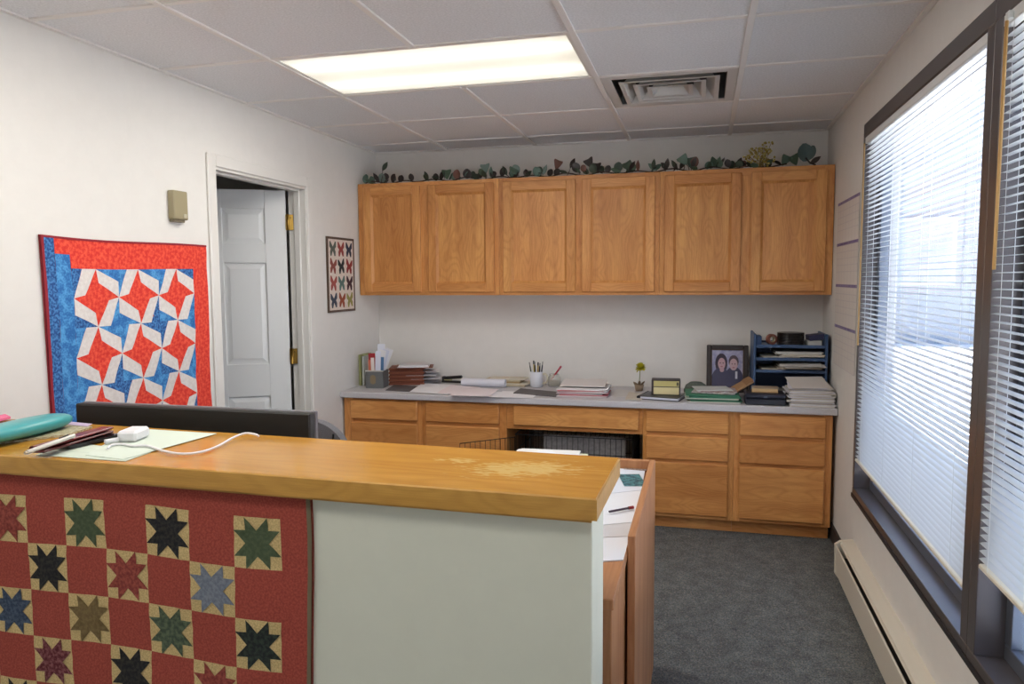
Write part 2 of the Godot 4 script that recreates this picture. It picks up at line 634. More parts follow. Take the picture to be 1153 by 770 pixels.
	for q in 3:
		var hb := [0.2, 0.142, 0.084][q] as float
		part(v, "louvre", louvre(hb, hb - 0.034, 0.0, 0.05), vm, Vector3(0, -0.004, 0))
	part(v, "center_plate", cbox(Vector3(0.09, 0.004, 0.09), 0.001), vm, Vector3(0, 0.03, 0))
	part(v, "damper_rod", join([moved(tube([Vector3(-0.16, 0.05, 0.17), Vector3(0.13, 0.05, 0.19)], 0.007, 8), Vector3.ZERO), moved(cbox(Vector3(0.012, 0.05, 0.012), 0.002), Vector3(-0.02, 0.06, 0.09))]), mat(c8(190, 190, 192), 0.25, 0.9))

func louvre(b: float, t: float, y0: float, y1: float) -> ArrayMesh:
	var st := SurfaceTool.new()
	st.begin(Mesh.PRIMITIVE_TRIANGLES)
	st.set_smooth_group(-1)
	var th := 0.004
	for k in 4:
		var bs := Basis(Vector3.UP, k * PI / 2)
		var q := func(r: float, y: float, s: int) -> Vector3: return bs * Vector3(r * s, y, r)
		quad(st, q.call(b, y0, -1), q.call(b, y0, 1), q.call(t, y1, 1), q.call(t, y1, -1))
		quad(st, q.call(t - th, y1, -1), q.call(t - th, y1, 1), q.call(b - th, y0 + 0.003, 1), q.call(b - th, y0 + 0.003, -1))
		quad(st, q.call(b - th, y0 + 0.003, -1), q.call(b - th, y0 + 0.003, 1), q.call(b, y0, 1), q.call(b, y0, -1))
		quad(st, q.call(b, y0, -1), q.call(b + 0.018, y0, -1), q.call(b + 0.018, y0, 1), q.call(b, y0, 1))
		quad(st, q.call(b, y0 + 0.002, -1), q.call(b + 0.018, y0 + 0.002, -1), q.call(b + 0.018, y0 + 0.002, 1), q.call(b, y0 + 0.002, 1))
	return fin(st)

func light_segments(zs: Array, rows: Array, i: int) -> Array:
	if i != 2:
		return [[zs[0], zs[-1]]]
	var out := []
	var a: float = zs[0]
	for r in rows:
		out.append([a, r[0] - 0.011])
		a = r[1] + 0.011
	out.append([a, zs[-1]])
	return out

func window_wall() -> void:
	var fm := mat(c8(98, 91, 90), 0.3, 0.35)
	var y0 := 0.41
	var y1 := 2.137
	var wins := [["window_1", -3.755, -2.17], ["window_2", -2.17, -1.3]]
	var glass := StandardMaterial3D.new()
	glass.albedo_color = Color(0.9, 0.96, 1.0, 0.07)
	glass.transparency = BaseMaterial3D.TRANSPARENCY_ALPHA
	glass.roughness = 0.03
	for w in wins:
		var s := struct_node(w[0])
		var za: float = w[1]
		var zc: float = w[2]
		var xa := XR - 0.004
		var xb := XR + 0.115
		var ja := 0.03 if w[0] == "window_1" else 0.055
		var jc := 0.055 if w[0] == "window_1" else 0.03
		for e in [["head", Vector3(xa, y1 - 0.06, za), Vector3(xb, y1, zc)], ["sill", Vector3(xa, y0, za), Vector3(xb, y0 + 0.032, zc)],
			["jamb", Vector3(xa, y0 + 0.032, za), Vector3(xb, y1 - 0.06, za + ja)], ["jamb", Vector3(xa, y0 + 0.032, zc - jc), Vector3(xb, y1 - 0.06, zc)]]:
			var m: ArrayMesh = cbox((e[2] - e[1]).abs(), 0.002)
			part(s, e[0], m, fm, (e[1] + e[2]) / 2)
		var a := za + ja
		var c := zc - jc
		var gx := XR + 0.086
		for e in [["glazing_bar", Vector3(gx - 0.02, y0 + 0.032, a), Vector3(gx + 0.02, y0 + 0.075, c)], ["glazing_bar", Vector3(gx - 0.02, y1 - 0.1, a), Vector3(gx + 0.02, y1 - 0.06, c)],
			["glazing_bar", Vector3(gx - 0.02, y0 + 0.075, a), Vector3(gx + 0.02, y1 - 0.1, a + 0.04)], ["glazing_bar", Vector3(gx - 0.02, y0 + 0.075, c - 0.04), Vector3(gx + 0.02, y1 - 0.1, c)]]:
			part(s, e[0], cbox((e[2] - e[1]).abs(), 0.002), mat(c8(120, 126, 138), 0.3, 0.6), (e[1] + e[2]) / 2)
		part(s, "pane", cbox(Vector3(0.005, y1 - y0 - 0.175, c - a - 0.08), 0), glass, Vector3(gx, (y0 + 0.075 + y1 - 0.1) / 2, (a + c) / 2))
		part(s, "trim", join([span(Vector3(XR - 0.009, y0 - 0.014, za), Vector3(XR + 0.0, y0 + 0.003, zc))]), mat(c8(42, 38, 40), 0.5))
	# unseen window behind the camera, added to brighten the counter front and back
	var s3 := struct_node("window_3")
	for e in [["head", Vector3(-0.45, 2.05, ZF), Vector3(0.45, 2.1, ZF + 0.11)], ["sill", Vector3(-0.45, 0.35, ZF), Vector3(0.45, 0.39, ZF + 0.11)], ["jamb", Vector3(-0.45, 0.39, ZF), Vector3(-0.4, 2.05, ZF + 0.11)], ["jamb", Vector3(0.4, 0.39, ZF), Vector3(0.45, 2.05, ZF + 0.11)]]:
		part(s3, e[0], cbox((e[2] - e[1]).abs(), 0.002), fm, (e[1] + e[2]) / 2)
	part(s3, "pane", cbox(Vector3(0.8, 1.66, 0.005), 0), glass, Vector3(0, 1.22, ZF + 0.06))
	blind("mini_blind", "white mini blind on the window by the wall calendar", -3.74, -2.225, 0.572, XR + 0.012)
	blind("mini_blind", "raised-hem white mini blind with tan wand past the mullion", -2.11, -1.335, 0.68, XR + 0.008)

func blind(called: String, label: String, za: float, zc: float, ybot: float, x: float) -> void:
	var ytop := 2.074
	var t := thing(called, label, "blind", Vector3(x, ybot, (za + zc) / 2), 0, "window blinds")
	var len := zc - za
	var white := mat(c8(236, 238, 238), 0.4)
	var sl := StandardMaterial3D.new()
	sl.albedo_color = c8(204, 207, 209)
	sl.roughness = 0.38
	sl.backlight = Color(0.12, 0.12, 0.12)
	part(t, "headrail", cbox(Vector3(0.028, 0.03, len), 0.003), white, Vector3(0, ytop - ybot - 0.015, 0))
	part(t, "bottom_rail", cbox(Vector3(0.026, 0.014, len), 0.003), mat(c8(226, 220, 204), 0.45), Vector3(0, 0.007, 0))
	# one slat: shallow arc 25 mm wide
	var st := SurfaceTool.new()
	st.begin(Mesh.PRIMITIVE_TRIANGLES)
	st.set_smooth_group(0)
	var tilt := deg_to_rad(4)
	var pts := []
	for k in 5:
		var s := (k / 4.0 - 0.5) * 0.025
		var bow := 0.0022 * (1 - pow(s / 0.0125, 2))
		# -s side is towards the room and low
		pts.append(Vector2(s * cos(tilt) - bow * sin(tilt), s * sin(tilt) + bow * cos(tilt)))
	for k in 4:
		var a: Vector2 = pts[k]
		var b: Vector2 = pts[k + 1]
		quad(st, Vector3(a.x, a.y, -len / 2), Vector3(b.x, b.y, -len / 2), Vector3(b.x, b.y, len / 2), Vector3(a.x, a.y, len / 2))
	st.index()
	var sm := fin(st)
	var pitch := 0.0205
	var y := 0.028
	while y < ytop - ybot - 0.036:
		part(t, "slat", sm, sl, Vector3(0, y, 0))
		y += pitch
	for k in 4:
		var zz: float = [-0.42, -0.14, 0.14, 0.42][k] * len
		for sx in [-1, 1]:
			part(t, "ladder_cord", tube([Vector3(sx * 0.0125, 0.01, zz), Vector3(sx * 0.0125, ytop - ybot - 0.02, zz)], 0.0007, 5), white)
	if za > -3:
		part(t, "wand", tube([Vector3(-0.026, ytop - ybot - 0.03, -len / 2 + 0.055), Vector3(-0.03, ytop - ybot - 0.62, -len / 2 + 0.06)], 0.0042, 6), mat(c8(206, 160, 96), 0.4))
		part(t, "pull_cord", tube([Vector3(-0.022, ytop - ybot - 0.02, -len / 2 + 0.04), Vector3(-0.024, ytop - ybot - 0.62, -len / 2 + 0.045)], 0.0015, 5), mat(c8(214, 186, 142), 0.6))
		part(t, "bracket", cbox(Vector3(0.014, 0.022, 0.02), 0.003), white, Vector3(-0.02, ytop - ybot - 0.018, -len / 2 + 0.055))
	else:
		part(t, "wand", tube([Vector3(-0.02, ytop - ybot - 0.03, -len / 2 + 0.03), Vector3(-0.02, ytop - ybot - 0.95, -len / 2 + 0.03)], 0.004, 6), mat(c8(206, 168, 112), 0.4))

func door_and_left_wall() -> void:
	var trim := mat(c8(230, 227, 222), 0.42)
	var w0 := -3.03
	var w1 := -3.85
	var tp := 1.97
	var cs := struct_node("trim_1")
	var wd := 0.058
	part(cs, "casing", join([span(Vector3(XL, 0, w0), Vector3(XL + 0.014, tp + wd, w0 + wd), 0.004)]), trim)
	part(cs, "casing", join([span(Vector3(XL, 0, w1 - wd), Vector3(XL + 0.014, tp + wd, w1), 0.004)]), trim)
	part(cs, "casing", join([span(Vector3(XL, tp, w1), Vector3(XL + 0.014, tp + wd, w0), 0.004)]), trim)
	for e in [[Vector3(XL - 0.104, 0, w0 - 0.012), Vector3(XL + 0.004, tp - 0.012, w0)], [Vector3(XL - 0.104, 0, w1), Vector3(XL + 0.004, tp - 0.012, w1 + 0.012)], [Vector3(XL - 0.104, tp - 0.012, w1), Vector3(XL + 0.004, tp, w0)]]:
		part(cs, "jamb", join([span(e[0], e[1], 0.001)]), trim)
	part(cs, "stop", join([span(Vector3(XL - 0.066, 0, w1 + 0.012), Vector3(XL - 0.03, tp - 0.012, w1 + 0.024), 0.002)]), trim)
	part(cs, "stop", join([span(Vector3(XL - 0.066, tp - 0.024, w1 + 0.024), Vector3(XL - 0.03, tp - 0.012, w0 - 0.012), 0.002)]), trim)
	# the leaf, hinged on the far jamb and swung into the next room
	var d := Node3D.new()
	d.name = "door_1"
	d.set_meta("kind", "structure")
	add_child(d)
	d.position = Vector3(XL - 0.112, 0.008, w1 + 0.03)
	d.rotation.y = deg_to_rad(28.0)
	var lm := mat(c8(240, 241, 241), 0.4)
	var lw := 0.79
	var lh := 1.945
	var th := 0.035
	# local: leaf runs to -x, its face looks to +z
	var cols := [[0.0, 0.115], [0.345, 0.445], [0.675, 0.79]]
	for c in cols:
		part(d, "stile", cbox(Vector3(c[1] - c[0], lh, th), 0.002), lm, Vector3(-(c[0] + c[1]) / 2, lh / 2, 0))
	var rows := [[1.84, 1.945], [1.535, 1.64], [0.77, 0.955], [0.0, 0.19]]
	for r in rows:
		for g in [[0.115, 0.345], [0.445, 0.675]]:
			part(d, "rail", cbox(Vector3(g[1] - g[0], r[1] - r[0], th), 0.0005), lm, Vector3(-(g[0] + g[1]) / 2, (r[0] + r[1]) / 2, 0))
	for r in [[1.64, 1.84], [0.955, 1.535], [0.19, 0.77]]:
		for g in [[0.115, 0.345], [0.445, 0.675]]:
			var at := Vector3(-(g[0] + g[1]) / 2, (r[0] + r[1]) / 2, 0)
			part(d, "panel", field(g[1] - g[0], r[1] - r[0], 0.002, 0.0135, 0.034), lm, at)
	var brass := mat(c8(176, 142, 70), 0.3, 0.85)
	for hy in [1.765, 0.995, 0.22]:
		var hg := part(d, "hinge", join([moved(tube([Vector3(0.012, -0.045, 0.005), Vector3(0.012, 0.045, 0.005)], 0.007, 10), Vector3.ZERO), moved(cbox(Vector3(0.003, 0.088, 0.03), 0.0005), Vector3(0.002, 0, 0.0)), moved(cbox(Vector3(0.03, 0.088, 0.003), 0.0005), Vector3(0.026, 0, -0.002))]), brass, Vector3(0, hy, 0.012))
		part(hg, "screw", tube([Vector3(0.026, 0.025, 0.0), Vector3(0.026, 0.025, 0.002)], 0.004, 8), mat(c8(120, 96, 50), 0.4, 0.8))
	# beige wall box
	var a := Vector3(XL, 1.765, -2.755)
	var bx := thing("thermostat", "beige wall box between the red quilt and the door", "thermostat", a)
	part(bx, "cover", cbox(Vector3(0.034, 0.122, 0.088), 0.004), mat(c8(158, 148, 118), 0.5), Vector3(0.017, 0, 0))
	part(bx, "base_lip", cbox(Vector3(0.026, 0.012, 0.07), 0.002), mat(c8(120, 112, 92), 0.5), Vector3(0.013, -0.066, 0.004))
	part(bx, "dial", cbox(Vector3(0.004, 0.018, 0.02), 0.001), mat(c8(190, 184, 160), 0.4), Vector3(0.036, -0.045, -0.02))
	pinwheel_quilt()
	butterfly_hanging()
	wall_calendar()
	heater()

func pinwheel_quilt() -> void:
	# u runs along the wall away from the camera, v downwards from the top hem
	var W := 0.872
	var L := 1.06
	var nz := noise(8, 2.2, 2)
	var surf := func(u: float, v: float, lift: float) -> Vector3:
		var edge := 0.012 * sin(v * 7.0) * u / W - 0.006 * sin(u * 7.0) * clampf(1 - v * 3, 0, 1)
		var skew := 0.012 * v / L * (1.0 - u / W)
		return Vector3(0.010 + lift + 0.006 * nz.get_noise_2d(u, v) + 0.0018 * sin(u * 46.0) * sin(v * 46.0), -v + edge * 0.5 - 0.004 * sin(u * 3.6), -u - skew - edge * 0.35)
	var q := thing("wall_quilt", "red, white and blue pinwheel quilt hung on the white wall", "quilt", Vector3(XL, 1.602, -2.064))
	var red := tex_mat("quilt_red", fabric_texture(3, c8(214, 46, 38), c8(240, 92, 66), 0.05, 1.3), Vector3(5, 5, 5), 0.9)
	var blue := tex_mat("quilt_blue", fabric_texture(4, c8(42, 104, 172), c8(86, 158, 214), 0.03, 1.2), Vector3(3, 3, 3), 0.9)
	var deep := tex_mat("quilt_deep_blue", fabric_texture(5, c8(26, 66, 126), c8(80, 140, 200), 0.08, 1.5), Vector3(5, 5, 5), 0.9)
	var white := tex_mat("quilt_white", fabric_texture(6, c8(214, 206, 202), c8(228, 222, 218), 0.06, 1.0), Vector3(4, 4, 4), 0.9)
	var bind := mat(c8(150, 40, 52), 0.9)
	var P := func(a: Array) -> PackedVector2Array:
		var o := PackedVector2Array()
		for p in a:
			o.append(Vector2(p[0], p[1]))
		return o
	part(q, "backing", cloth_back(W, L, surf, -0.004), bind)
	part(q, "binding", patch(P.call([[0, 0], [0.012, 0], [0.012, L], [0, L]]), 12, surf, 0.003), bind)
	part(q, "binding", patch(P.call([[0.012, 0], [W, 0], [W, 0.008], [0.012, 0.008]]), 12, surf, 0.003), bind)
	# left: two blue strips stepping down; top and right: red strips
	part(q, "border_strip", patch(P.call([[0.012, 0.008], [0.055, 0.008], [0.055, L], [0.012, L]]), 12, surf, 0.001), deep)
	part(q, "border_strip", patch(P.call([[0.055, 0.062], [0.12, 0.062], [0.12, L], [0.055, L]]), 12, surf, 0.001), blue)
	part(q, "border_strip", patch(P.call([[0.055, 0.008], [W, 0.008], [W, 0.062], [0.055, 0.062]]), 12, surf, 0.001), red)
	part(q, "border_strip", patch(P.call([[0.12, 0.062], [W, 0.062], [W, 0.112], [0.12, 0.112]]), 12, surf, 0.001), red)
	part(q, "border_strip", patch(P.call([[0.772, 0.112], [W, 0.112], [W, L], [0.772, L]]), 12, surf, 0.001), red)
	var s := 0.2175
	for r in 4:
		for c in 3:
			var o := Vector2(0.12 + c * s, 0.112 + r * s)
			var B := func(a: Array) -> PackedVector2Array:
				var out := PackedVector2Array()
				for p in a:
					out.append(o + Vector2(p[0], p[1]) * s)
				return out
			var rot := func(p: Array, k: int) -> Array:
				var x: float = p[0]
				var y: float = p[1]
				for i in k:
					var t := x
					x = 1 - y
					y = t
				return [x, y]
			for k in 4:
				var tri := []
				for p in [[0.0, 0.0], [0.22, 0.0], [0.0, 0.5]]:
					tri.append(rot.call(p, k))
				part(q, "patch", patch(B.call(tri), 4, surf, 0.001), blue if (k + c + r) % 3 else deep)
				tri = []
				for p in [[0.5, 0.0], [0.22, 0.0], [0.22, -0.0]]:
					tri.append(rot.call(p, k))
				var par := []
				for p in [[0.22, 0.0], [0.5, 0.0], [0.24, 0.45], [0.0, 0.5]]:
					par.append(rot.call(p, k))
				part(q, "patch", patch(B.call(par), 4, surf, 0.0016), white)
			part(q, "patch", patch(B.call([[0.5, 0.0], [0.55, 0.24], [1.0, 0.5], [0.76, 0.55], [0.5, 1.0], [0.45, 0.76], [0.0, 0.5], [0.24, 0.45]]), 4, surf, 0.0014), red)

func cloth_back(w: float, l: float, surf: Callable, lift: float) -> ArrayMesh:
	var st := SurfaceTool.new()
	st.begin(Mesh.PRIMITIVE_TRIANGLES)
	st.set_smooth_group(0)
	var nu := 16
	var nv := 16
	for i in nu:
		for j in nv:
			var a: Vector3 = surf.call(w * i / nu, l * j / nv, lift + 0.003)
			var b: Vector3 = surf.call(w * (i + 1) / nu, l * j / nv, lift + 0.003)
			var c: Vector3 = surf.call(w * (i + 1) / nu, l * (j + 1) / nv, lift + 0.003)
			var d: Vector3 = surf.call(w * i / nu, l * (j + 1) / nv, lift + 0.003)
			quad(st, a, b, c, d)
			quad(st, surf.call(w * i / nu, l * (j + 1) / nv, lift - 0.003), surf.call(w * (i + 1) / nu, l * (j + 1) / nv, lift - 0.003), surf.call(w * (i + 1) / nu, l * j / nv, lift - 0.003), surf.call(w * i / nu, l * j / nv, lift - 0.003))
	for i in nu:
		for v in [0.0, l]:
			quad(st, surf.call(w * i / nu, v, lift - 0.003), surf.call(w * (i + 1) / nu, v, lift - 0.003), surf.call(w * (i + 1) / nu, v, lift + 0.003), surf.call(w * i / nu, v, lift + 0.003))
		for u in [0.0, w]:
			quad(st, surf.call(u, l * i / nu, lift - 0.003), surf.call(u, l * (i + 1) / nu, lift - 0.003), surf.call(u, l * (i + 1) / nu, lift + 0.003), surf.call(u, l * i / nu, lift + 0.003))
	return fin(st)

func butterfly_hanging() -> void:
	var w := 0.345
	var h := 0.452
	var q := thing("butterfly_hanging", "small cream wall hanging with rows of coloured butterflies", "wall hanging", Vector3(XL, 1.475, -4.245), PI / 2)
	# local x runs away from the viewer's left to right along the wall: after the turn +x points to -z
	part(q, "cloth", cbox(Vector3(w, h, 0.008), 0.002), tex_mat("butterfly_cloth", fabric_texture(14, c8(214, 200, 186), c8(226, 214, 206), 0.05), Vector3(4, 4, 4), 0.9), Vector3(0, 0, 0.005))
	part(q, "border", frame(w + 0.012, h + 0.012, 0.014, 0.01), mat(c8(92, 74, 62), 0.85), Vector3(0, 0, 0.0115))
	var cols := [c8(96, 100, 92), c8(150, 66, 62), c8(50, 52, 70), c8(140, 76, 66), c8(46, 48, 50), c8(142, 52, 50), c8(160, 82, 74), c8(92, 118, 110), c8(70, 42, 50), c8(66, 72, 88), c8(150, 76, 52), c8(150, 144, 84)]
	var wing := PackedVector2Array([Vector2(0, 0.012), Vector2(0.03, 0.046), Vector2(0.04, 0.046), Vector2(0.041, 0.014), Vector2(0.024, 0.0), Vector2(0.034, -0.016), Vector2(0.032, -0.042), Vector2(0.02, -0.044), Vector2(0.003, -0.014),
		Vector2(-0.003, -0.014), Vector2(-0.02, -0.044), Vector2(-0.032, -0.042), Vector2(-0.034, -0.016), Vector2(-0.024, 0.0), Vector2(-0.041, 0.014), Vector2(-0.04, 0.046), Vector2(-0.03, 0.046)])
	var wm := prism(wing, 0.0015)
	for r in 4:
		for c in 3:
			part(q, "butterfly", wm, mat(cols[r * 3 + c], 0.9), Vector3((c - 1) * 0.106, 0.158 - r * 0.106, 0.0108), Vector3(0, 0, 0.12 * sin(r * 5 + c * 3)))

func wall_calendar() -> void:
	var band := c8(104, 88, 140)
	var nn := noise(12, 0.5, 1)
	var t := bake(128, 256, func(x: int, y: int) -> Color:
		var v := y / 256.0
		var k := fmod(v, 0.25) / 0.25
		if k < 0.055:
			if nn.get_noise_2d(x * 1.4, int(v * 4) * 40) > 0.12 and k > 0.012 and k < 0.043:
				return c8(170, 160, 190)
			return band
		if fmod(k - 0.055, 0.158) < 0.012 or x % 18 == 0:
			return c8(206, 200, 200)
		return c8(222, 216, 210))
	var m := StandardMaterial3D.new()
	m.albedo_texture = t
	m.roughness = 0.6
	var w := 0.575
	var h := 0.868
	var q := thing("wall_calendar", "white year planner with purple header bands beside the window", "calendar", Vector3(XR - 0.003, 1.402, -4.083), -PI / 2)
	part(q, "backing", cbox(Vector3(w, h, 0.002), 0), mat(c8(220, 216, 210), 0.7), Vector3(0, 0, 0.0))
	var pm := QuadMesh.new()
	pm.size = Vector2(w, h)
	part(q, "sheet", pm, m, Vector3(0, 0, 0.0016))

func heater() -> void:
	var z0 := -3.705
	var z1 := -0.6
	var cream := mat(c8(222, 214, 198), 0.4)
	var t := thing("baseboard_heater", "cream baseboard heater along the wall under the windows", "heater", Vector3(XR, 0, (z0 + z1) / 2), 0)
	var len := z1 - z0
	# profiles in x,y; extruded along z
	var top := PackedVector2Array([Vector2(0, 0.195), Vector2(-0.012, 0.195), Vector2(-0.056, 0.188), Vector2(-0.062, 0.176), Vector2(-0.059, 0.176), Vector2(-0.054, 0.184), Vector2(-0.012, 0.189), Vector2(-0.006, 0.189), Vector2(-0.006, 0.0), Vector2(0, 0)])
	part(t, "cover", prism(top, len), cream, Vector3(0, 0, len / 2))
	var fr := PackedVector2Array([Vector2(-0.08, 0.168), Vector2(-0.076, 0.171), Vector2(-0.072, 0.168), Vector2(-0.07, 0.035), Vector2(-0.06, 0.022), Vector2(-0.064, 0.018), Vector2(-0.076, 0.034)])
	part(t, "front_panel", prism(fr, len - 0.02), cream, Vector3(0, 0, len / 2 - 0.01))
	part(t, "fins", cbox(Vector3(0.045, 0.07, len - 0.06), 0.001), mat(c8(70, 68, 66), 0.5, 0.5), Vector3(-0.034, 0.08, 0))
	var cap := PackedVector2Array([Vector2(0, 0.197), Vector2(-0.012, 0.197), Vector2(-0.06, 0.19), Vector2(-0.083, 0.172), Vector2(-0.08, 0.03), Vector2(-0.058, 0.0), Vector2(0, 0)])
	part(t, "end_cap", prism(cap, 0.02), cream, Vector3(0, 0, -len / 2 + 0.014))
	part(t, "end_cap", prism(cap, 0.02), cream, Vector3(0, 0, len / 2 + 0.006))

# ---------------------------------------------------------------- cabinets
func cabinet_door(parent: Node, x0: float, x1: float, y0: float, y1: float, z: float, k: int) -> void:
	# z: front of the door
	var w := x1 - x0
	var h := y1 - y0
	var s := 0.056
	var v: Material = mats["oak_v%d" % (k % 3)]
	var v2: Material = mats["oak_v%d" % ((k + 1) % 3)]
	var hz: Material = mats["oak_h%d" % (k % 3)]
	var th := 0.018
	var d := part(parent, "door", field(w - 2 * s, h - 2 * s, -0.0035, -0.0035 + 0.0005, 0.01), v2, Vector3((x0 + x1) / 2, (y0 + y1) / 2, z - 0.010))
	part(d, "stile", cbox(Vector3(s, h, th), 0.003), v, Vector3(-w / 2 + s / 2, 0, 0.010 - th / 2))
	part(d, "stile", cbox(Vector3(s, h, th), 0.003), v, Vector3(w / 2 - s / 2, 0, 0.010 - th / 2))
	part(d, "rail", cbox(Vector3(w - 2 * s, s, th), 0.003), hz, Vector3(0, h / 2 - s / 2, 0.010 - th / 2))
	part(d, "rail", cbox(Vector3(w - 2 * s, s, th), 0.003), hz, Vector3(0, -h / 2 + s / 2, 0.010 - th / 2))
	# moulded inner edge
	var iw := w - 2 * s
	var ih := h - 2 * s
	var st := SurfaceTool.new()
	st.begin(Mesh.PRIMITIVE_TRIANGLES)
	st.set_smooth_group(-1)
	var o := []
	var i_ := []
	for q in [[-1, -1], [1, -1], [1, 1], [-1, 1]]:
		o.append(Vector3(q[0] * iw / 2, q[1] * ih / 2, 0.0075))
		i_.append(Vector3(q[0] * (iw / 2 - 0.012), q[1] * (ih / 2 - 0.012), -0.0028))
	for q in 4:
		var l := (q + 1) % 4
		quad(st, o[l], i_[l], i_[q], o[q])
	part(d, "moulding", fin(st), v)

func wall_cabinets() -> void:
	var yb := 1.341
	var yt := 2.068
	var zf := -4.508
	var units := [[-2.203, -1.243, [[-2.163, -1.765], [-1.712, -1.272]]], [-1.243, -0.252, [[-1.214, -0.757], [-0.716, -0.28]]], [-0.252, 0.708, [[-0.224, 0.209], [0.263, 0.667]]]]
	var labels := ["oak wall cabinet next to the butterfly hanging", "oak wall cabinet over the mug and the folder pile", "oak wall cabinet over the framed photo and blue paper tray"]
	for k in 3:
		var u: Array = units[k]
		var t := thing("wall_cabinet", labels[k], "cabinet", Vector3(0, 0, 0), 0, "oak wall cabinets")
		var v: Material = mats["oak_v%d" % (k % 3)]
		var hz: Material = mats["oak_h%d" % (k % 3)]
		var x0: float = u[0] + 0.0005
		var x1: float = u[1] - 0.0005
		part(t, "body", join([span(Vector3(x0, yb, ZB + 0.001), Vector3(x1, yt, zf - 0.019))]), v)
		var mid: float = (u[2][0][1] + u[2][1][0]) / 2
		part(t, "face_stile", join([span(Vector3(x0, yb, zf - 0.019), Vector3(u[2][0][0] + 0.012, yt, zf), 0.001)]), v)
		part(t, "face_stile", join([span(Vector3(u[2][1][1] - 0.012, yb, zf - 0.019), Vector3(x1, yt, zf), 0.001)]), v)
		part(t, "face_stile", join([span(Vector3(mid - 0.038, yb + 0.045, zf - 0.019), Vector3(mid + 0.038, yt - 0.045, zf), 0.001)]), v)
		part(t, "face_rail", join([span(Vector3(u[2][0][0] + 0.012, yt - 0.045, zf - 0.019), Vector3(u[2][1][1] - 0.012, yt, zf), 0.001)]), hz)
		part(t, "face_rail", join([span(Vector3(u[2][0][0] + 0.012, yb, zf - 0.019), Vector3(u[2][1][1] - 0.012, yb + 0.045, zf), 0.001)]), hz)
		for j in 2:
			cabinet_door(t, u[2][j][0], u[2][j][1], 1.361, 2.043, -4.489, k * 2 + j)

func drawer_front(parent: Node, x0: float, x1: float, y0: float, y1: float, z: float, k: int) -> void:
	part(parent, "drawer_front", cbox(Vector3(x1 - x0, y1 - y0, 0.019), 0.006), mats["oak_h%d" % (k % 3)], Vector3((x0 + x1) / 2, (y0 + y1) / 2, z - 0.0095))

func base_cabinets() -> void:
	var zf := -4.227
	var yt := 0.704
	var rows := [[0.57, 0.69], [0.415, 0.55], [0.1, 0.398]]
	var units := [[-2.195, -1.668, -2.146, -1.695], [-1.668, -1.126, -1.642, -1.17], [-0.32, 0.18, -0.302, 0.153], [0.18, 0.69, 0.208, 0.655]]
	var labels := ["oak drawer base under the grey pencil caddy", "oak drawer base left of the wire crate", "oak drawer base right of the wire crate", "oak drawer base at the window end of the worktop"]
	for k in 4:
		var u: Array = units[k]
		var t := thing("drawer_cabinet", labels[k], "cabinet", Vector3.ZERO, 0, "oak drawer cabinets")
		var v: Material = mats["oak_v%d" % (k % 3)]
		var hz: Material = mats["oak_h%d" % ((k + 1) % 3)]
		var x0: float = u[0] + 0.0005
		var x1: float = u[1] - 0.0005
		part(t, "body", join([span(Vector3(x0, 0.08, ZB + 0.001), Vector3(x1, yt - 0.001, zf - 0.019))]), v)
		part(t, "toe_kick", join([span(Vector3(x0, 0, ZB + 0.02), Vector3(x1, 0.08, -4.285))]), hz)
		part(t, "face_stile", join([span(Vector3(x0, 0.08, zf - 0.019), Vector3(u[2] + 0.01, yt - 0.001, zf), 0.001)]), v)
		part(t, "face_stile", join([span(Vector3(u[3] - 0.01, 0.08, zf - 0.019), Vector3(x1, yt - 0.001, zf), 0.001)]), v)
		for r in [[0.08, 0.108], [0.39, 0.423], [0.542, 0.578], [0.682, yt - 0.001]]:
			part(t, "face_rail", join([span(Vector3(u[2] + 0.01, r[0], zf - 0.019), Vector3(u[3] - 0.01, r[1], zf), 0.001)]), hz)
		for r in 3:
			drawer_front(t, u[2], u[3], rows[r][0], rows[r][1], -4.209, k + r)
	# pencil drawer bridging the kneehole
	var a := thing("kneehole_cabinet", "shallow oak drawer cabinet bridging the kneehole above the crate", "cabinet", Vector3.ZERO)
	part(a, "box", join([span(Vector3(-1.1255, 0.556, ZB + 0.05), Vector3(-0.3205, 0.703, zf - 0.019))]), mats["oak_v1"])
	part(a, "face_rail", join([span(Vector3(-1.1255, 0.548, zf - 0.019), Vector3(-0.3205, 0.703, zf), 0.001)]), mats["oak_h1"])
	drawer_front(a, -1.084, -0.342, 0.572, 0.69, -4.209, 2)
	# worktop
	var nl := noise(41, 0.5, 2)
	var lam := bake(128, 128, func(x: int, y: int) -> Color:
		var k := 0.96 + 0.09 * nl.get_noise_2d(x, y)
		return Color(k, k, k))
	solo("worktop", join([span(Vector3(XL + 0.003, yt, ZB + 0.001), Vector3(XR - 0.003, YC, -4.19), 0.005)]), tex_mat("laminate", lam, Vector3(3, 3, 3), 0.42, c8(206, 203, 207)), "long pale grey laminate worktop on the oak drawer cabinets", "worktop")
	crate()

func wire_grid(w: float, h: float, sx: float, sy: float, r := 0.0018, ry := 0.0026) -> ArrayMesh:
	var l := []
	var n := int(round(w / sx))
	for i in n + 1:
		var x := -w / 2 + w * i / n
		l.append(moved(tube([Vector3(x, -h / 2, 0), Vector3(x, h / 2, 0)], r, 5), Vector3.ZERO))
	var m := int(round(h / sy))
	for i in m + 1:
		var y := -h / 2 + h * i / m
		l.append(moved(tube([Vector3(-w / 2, y, 0.003), Vector3(w / 2, y, 0.003)], ry, 5), Vector3.ZERO))
	return join(l)

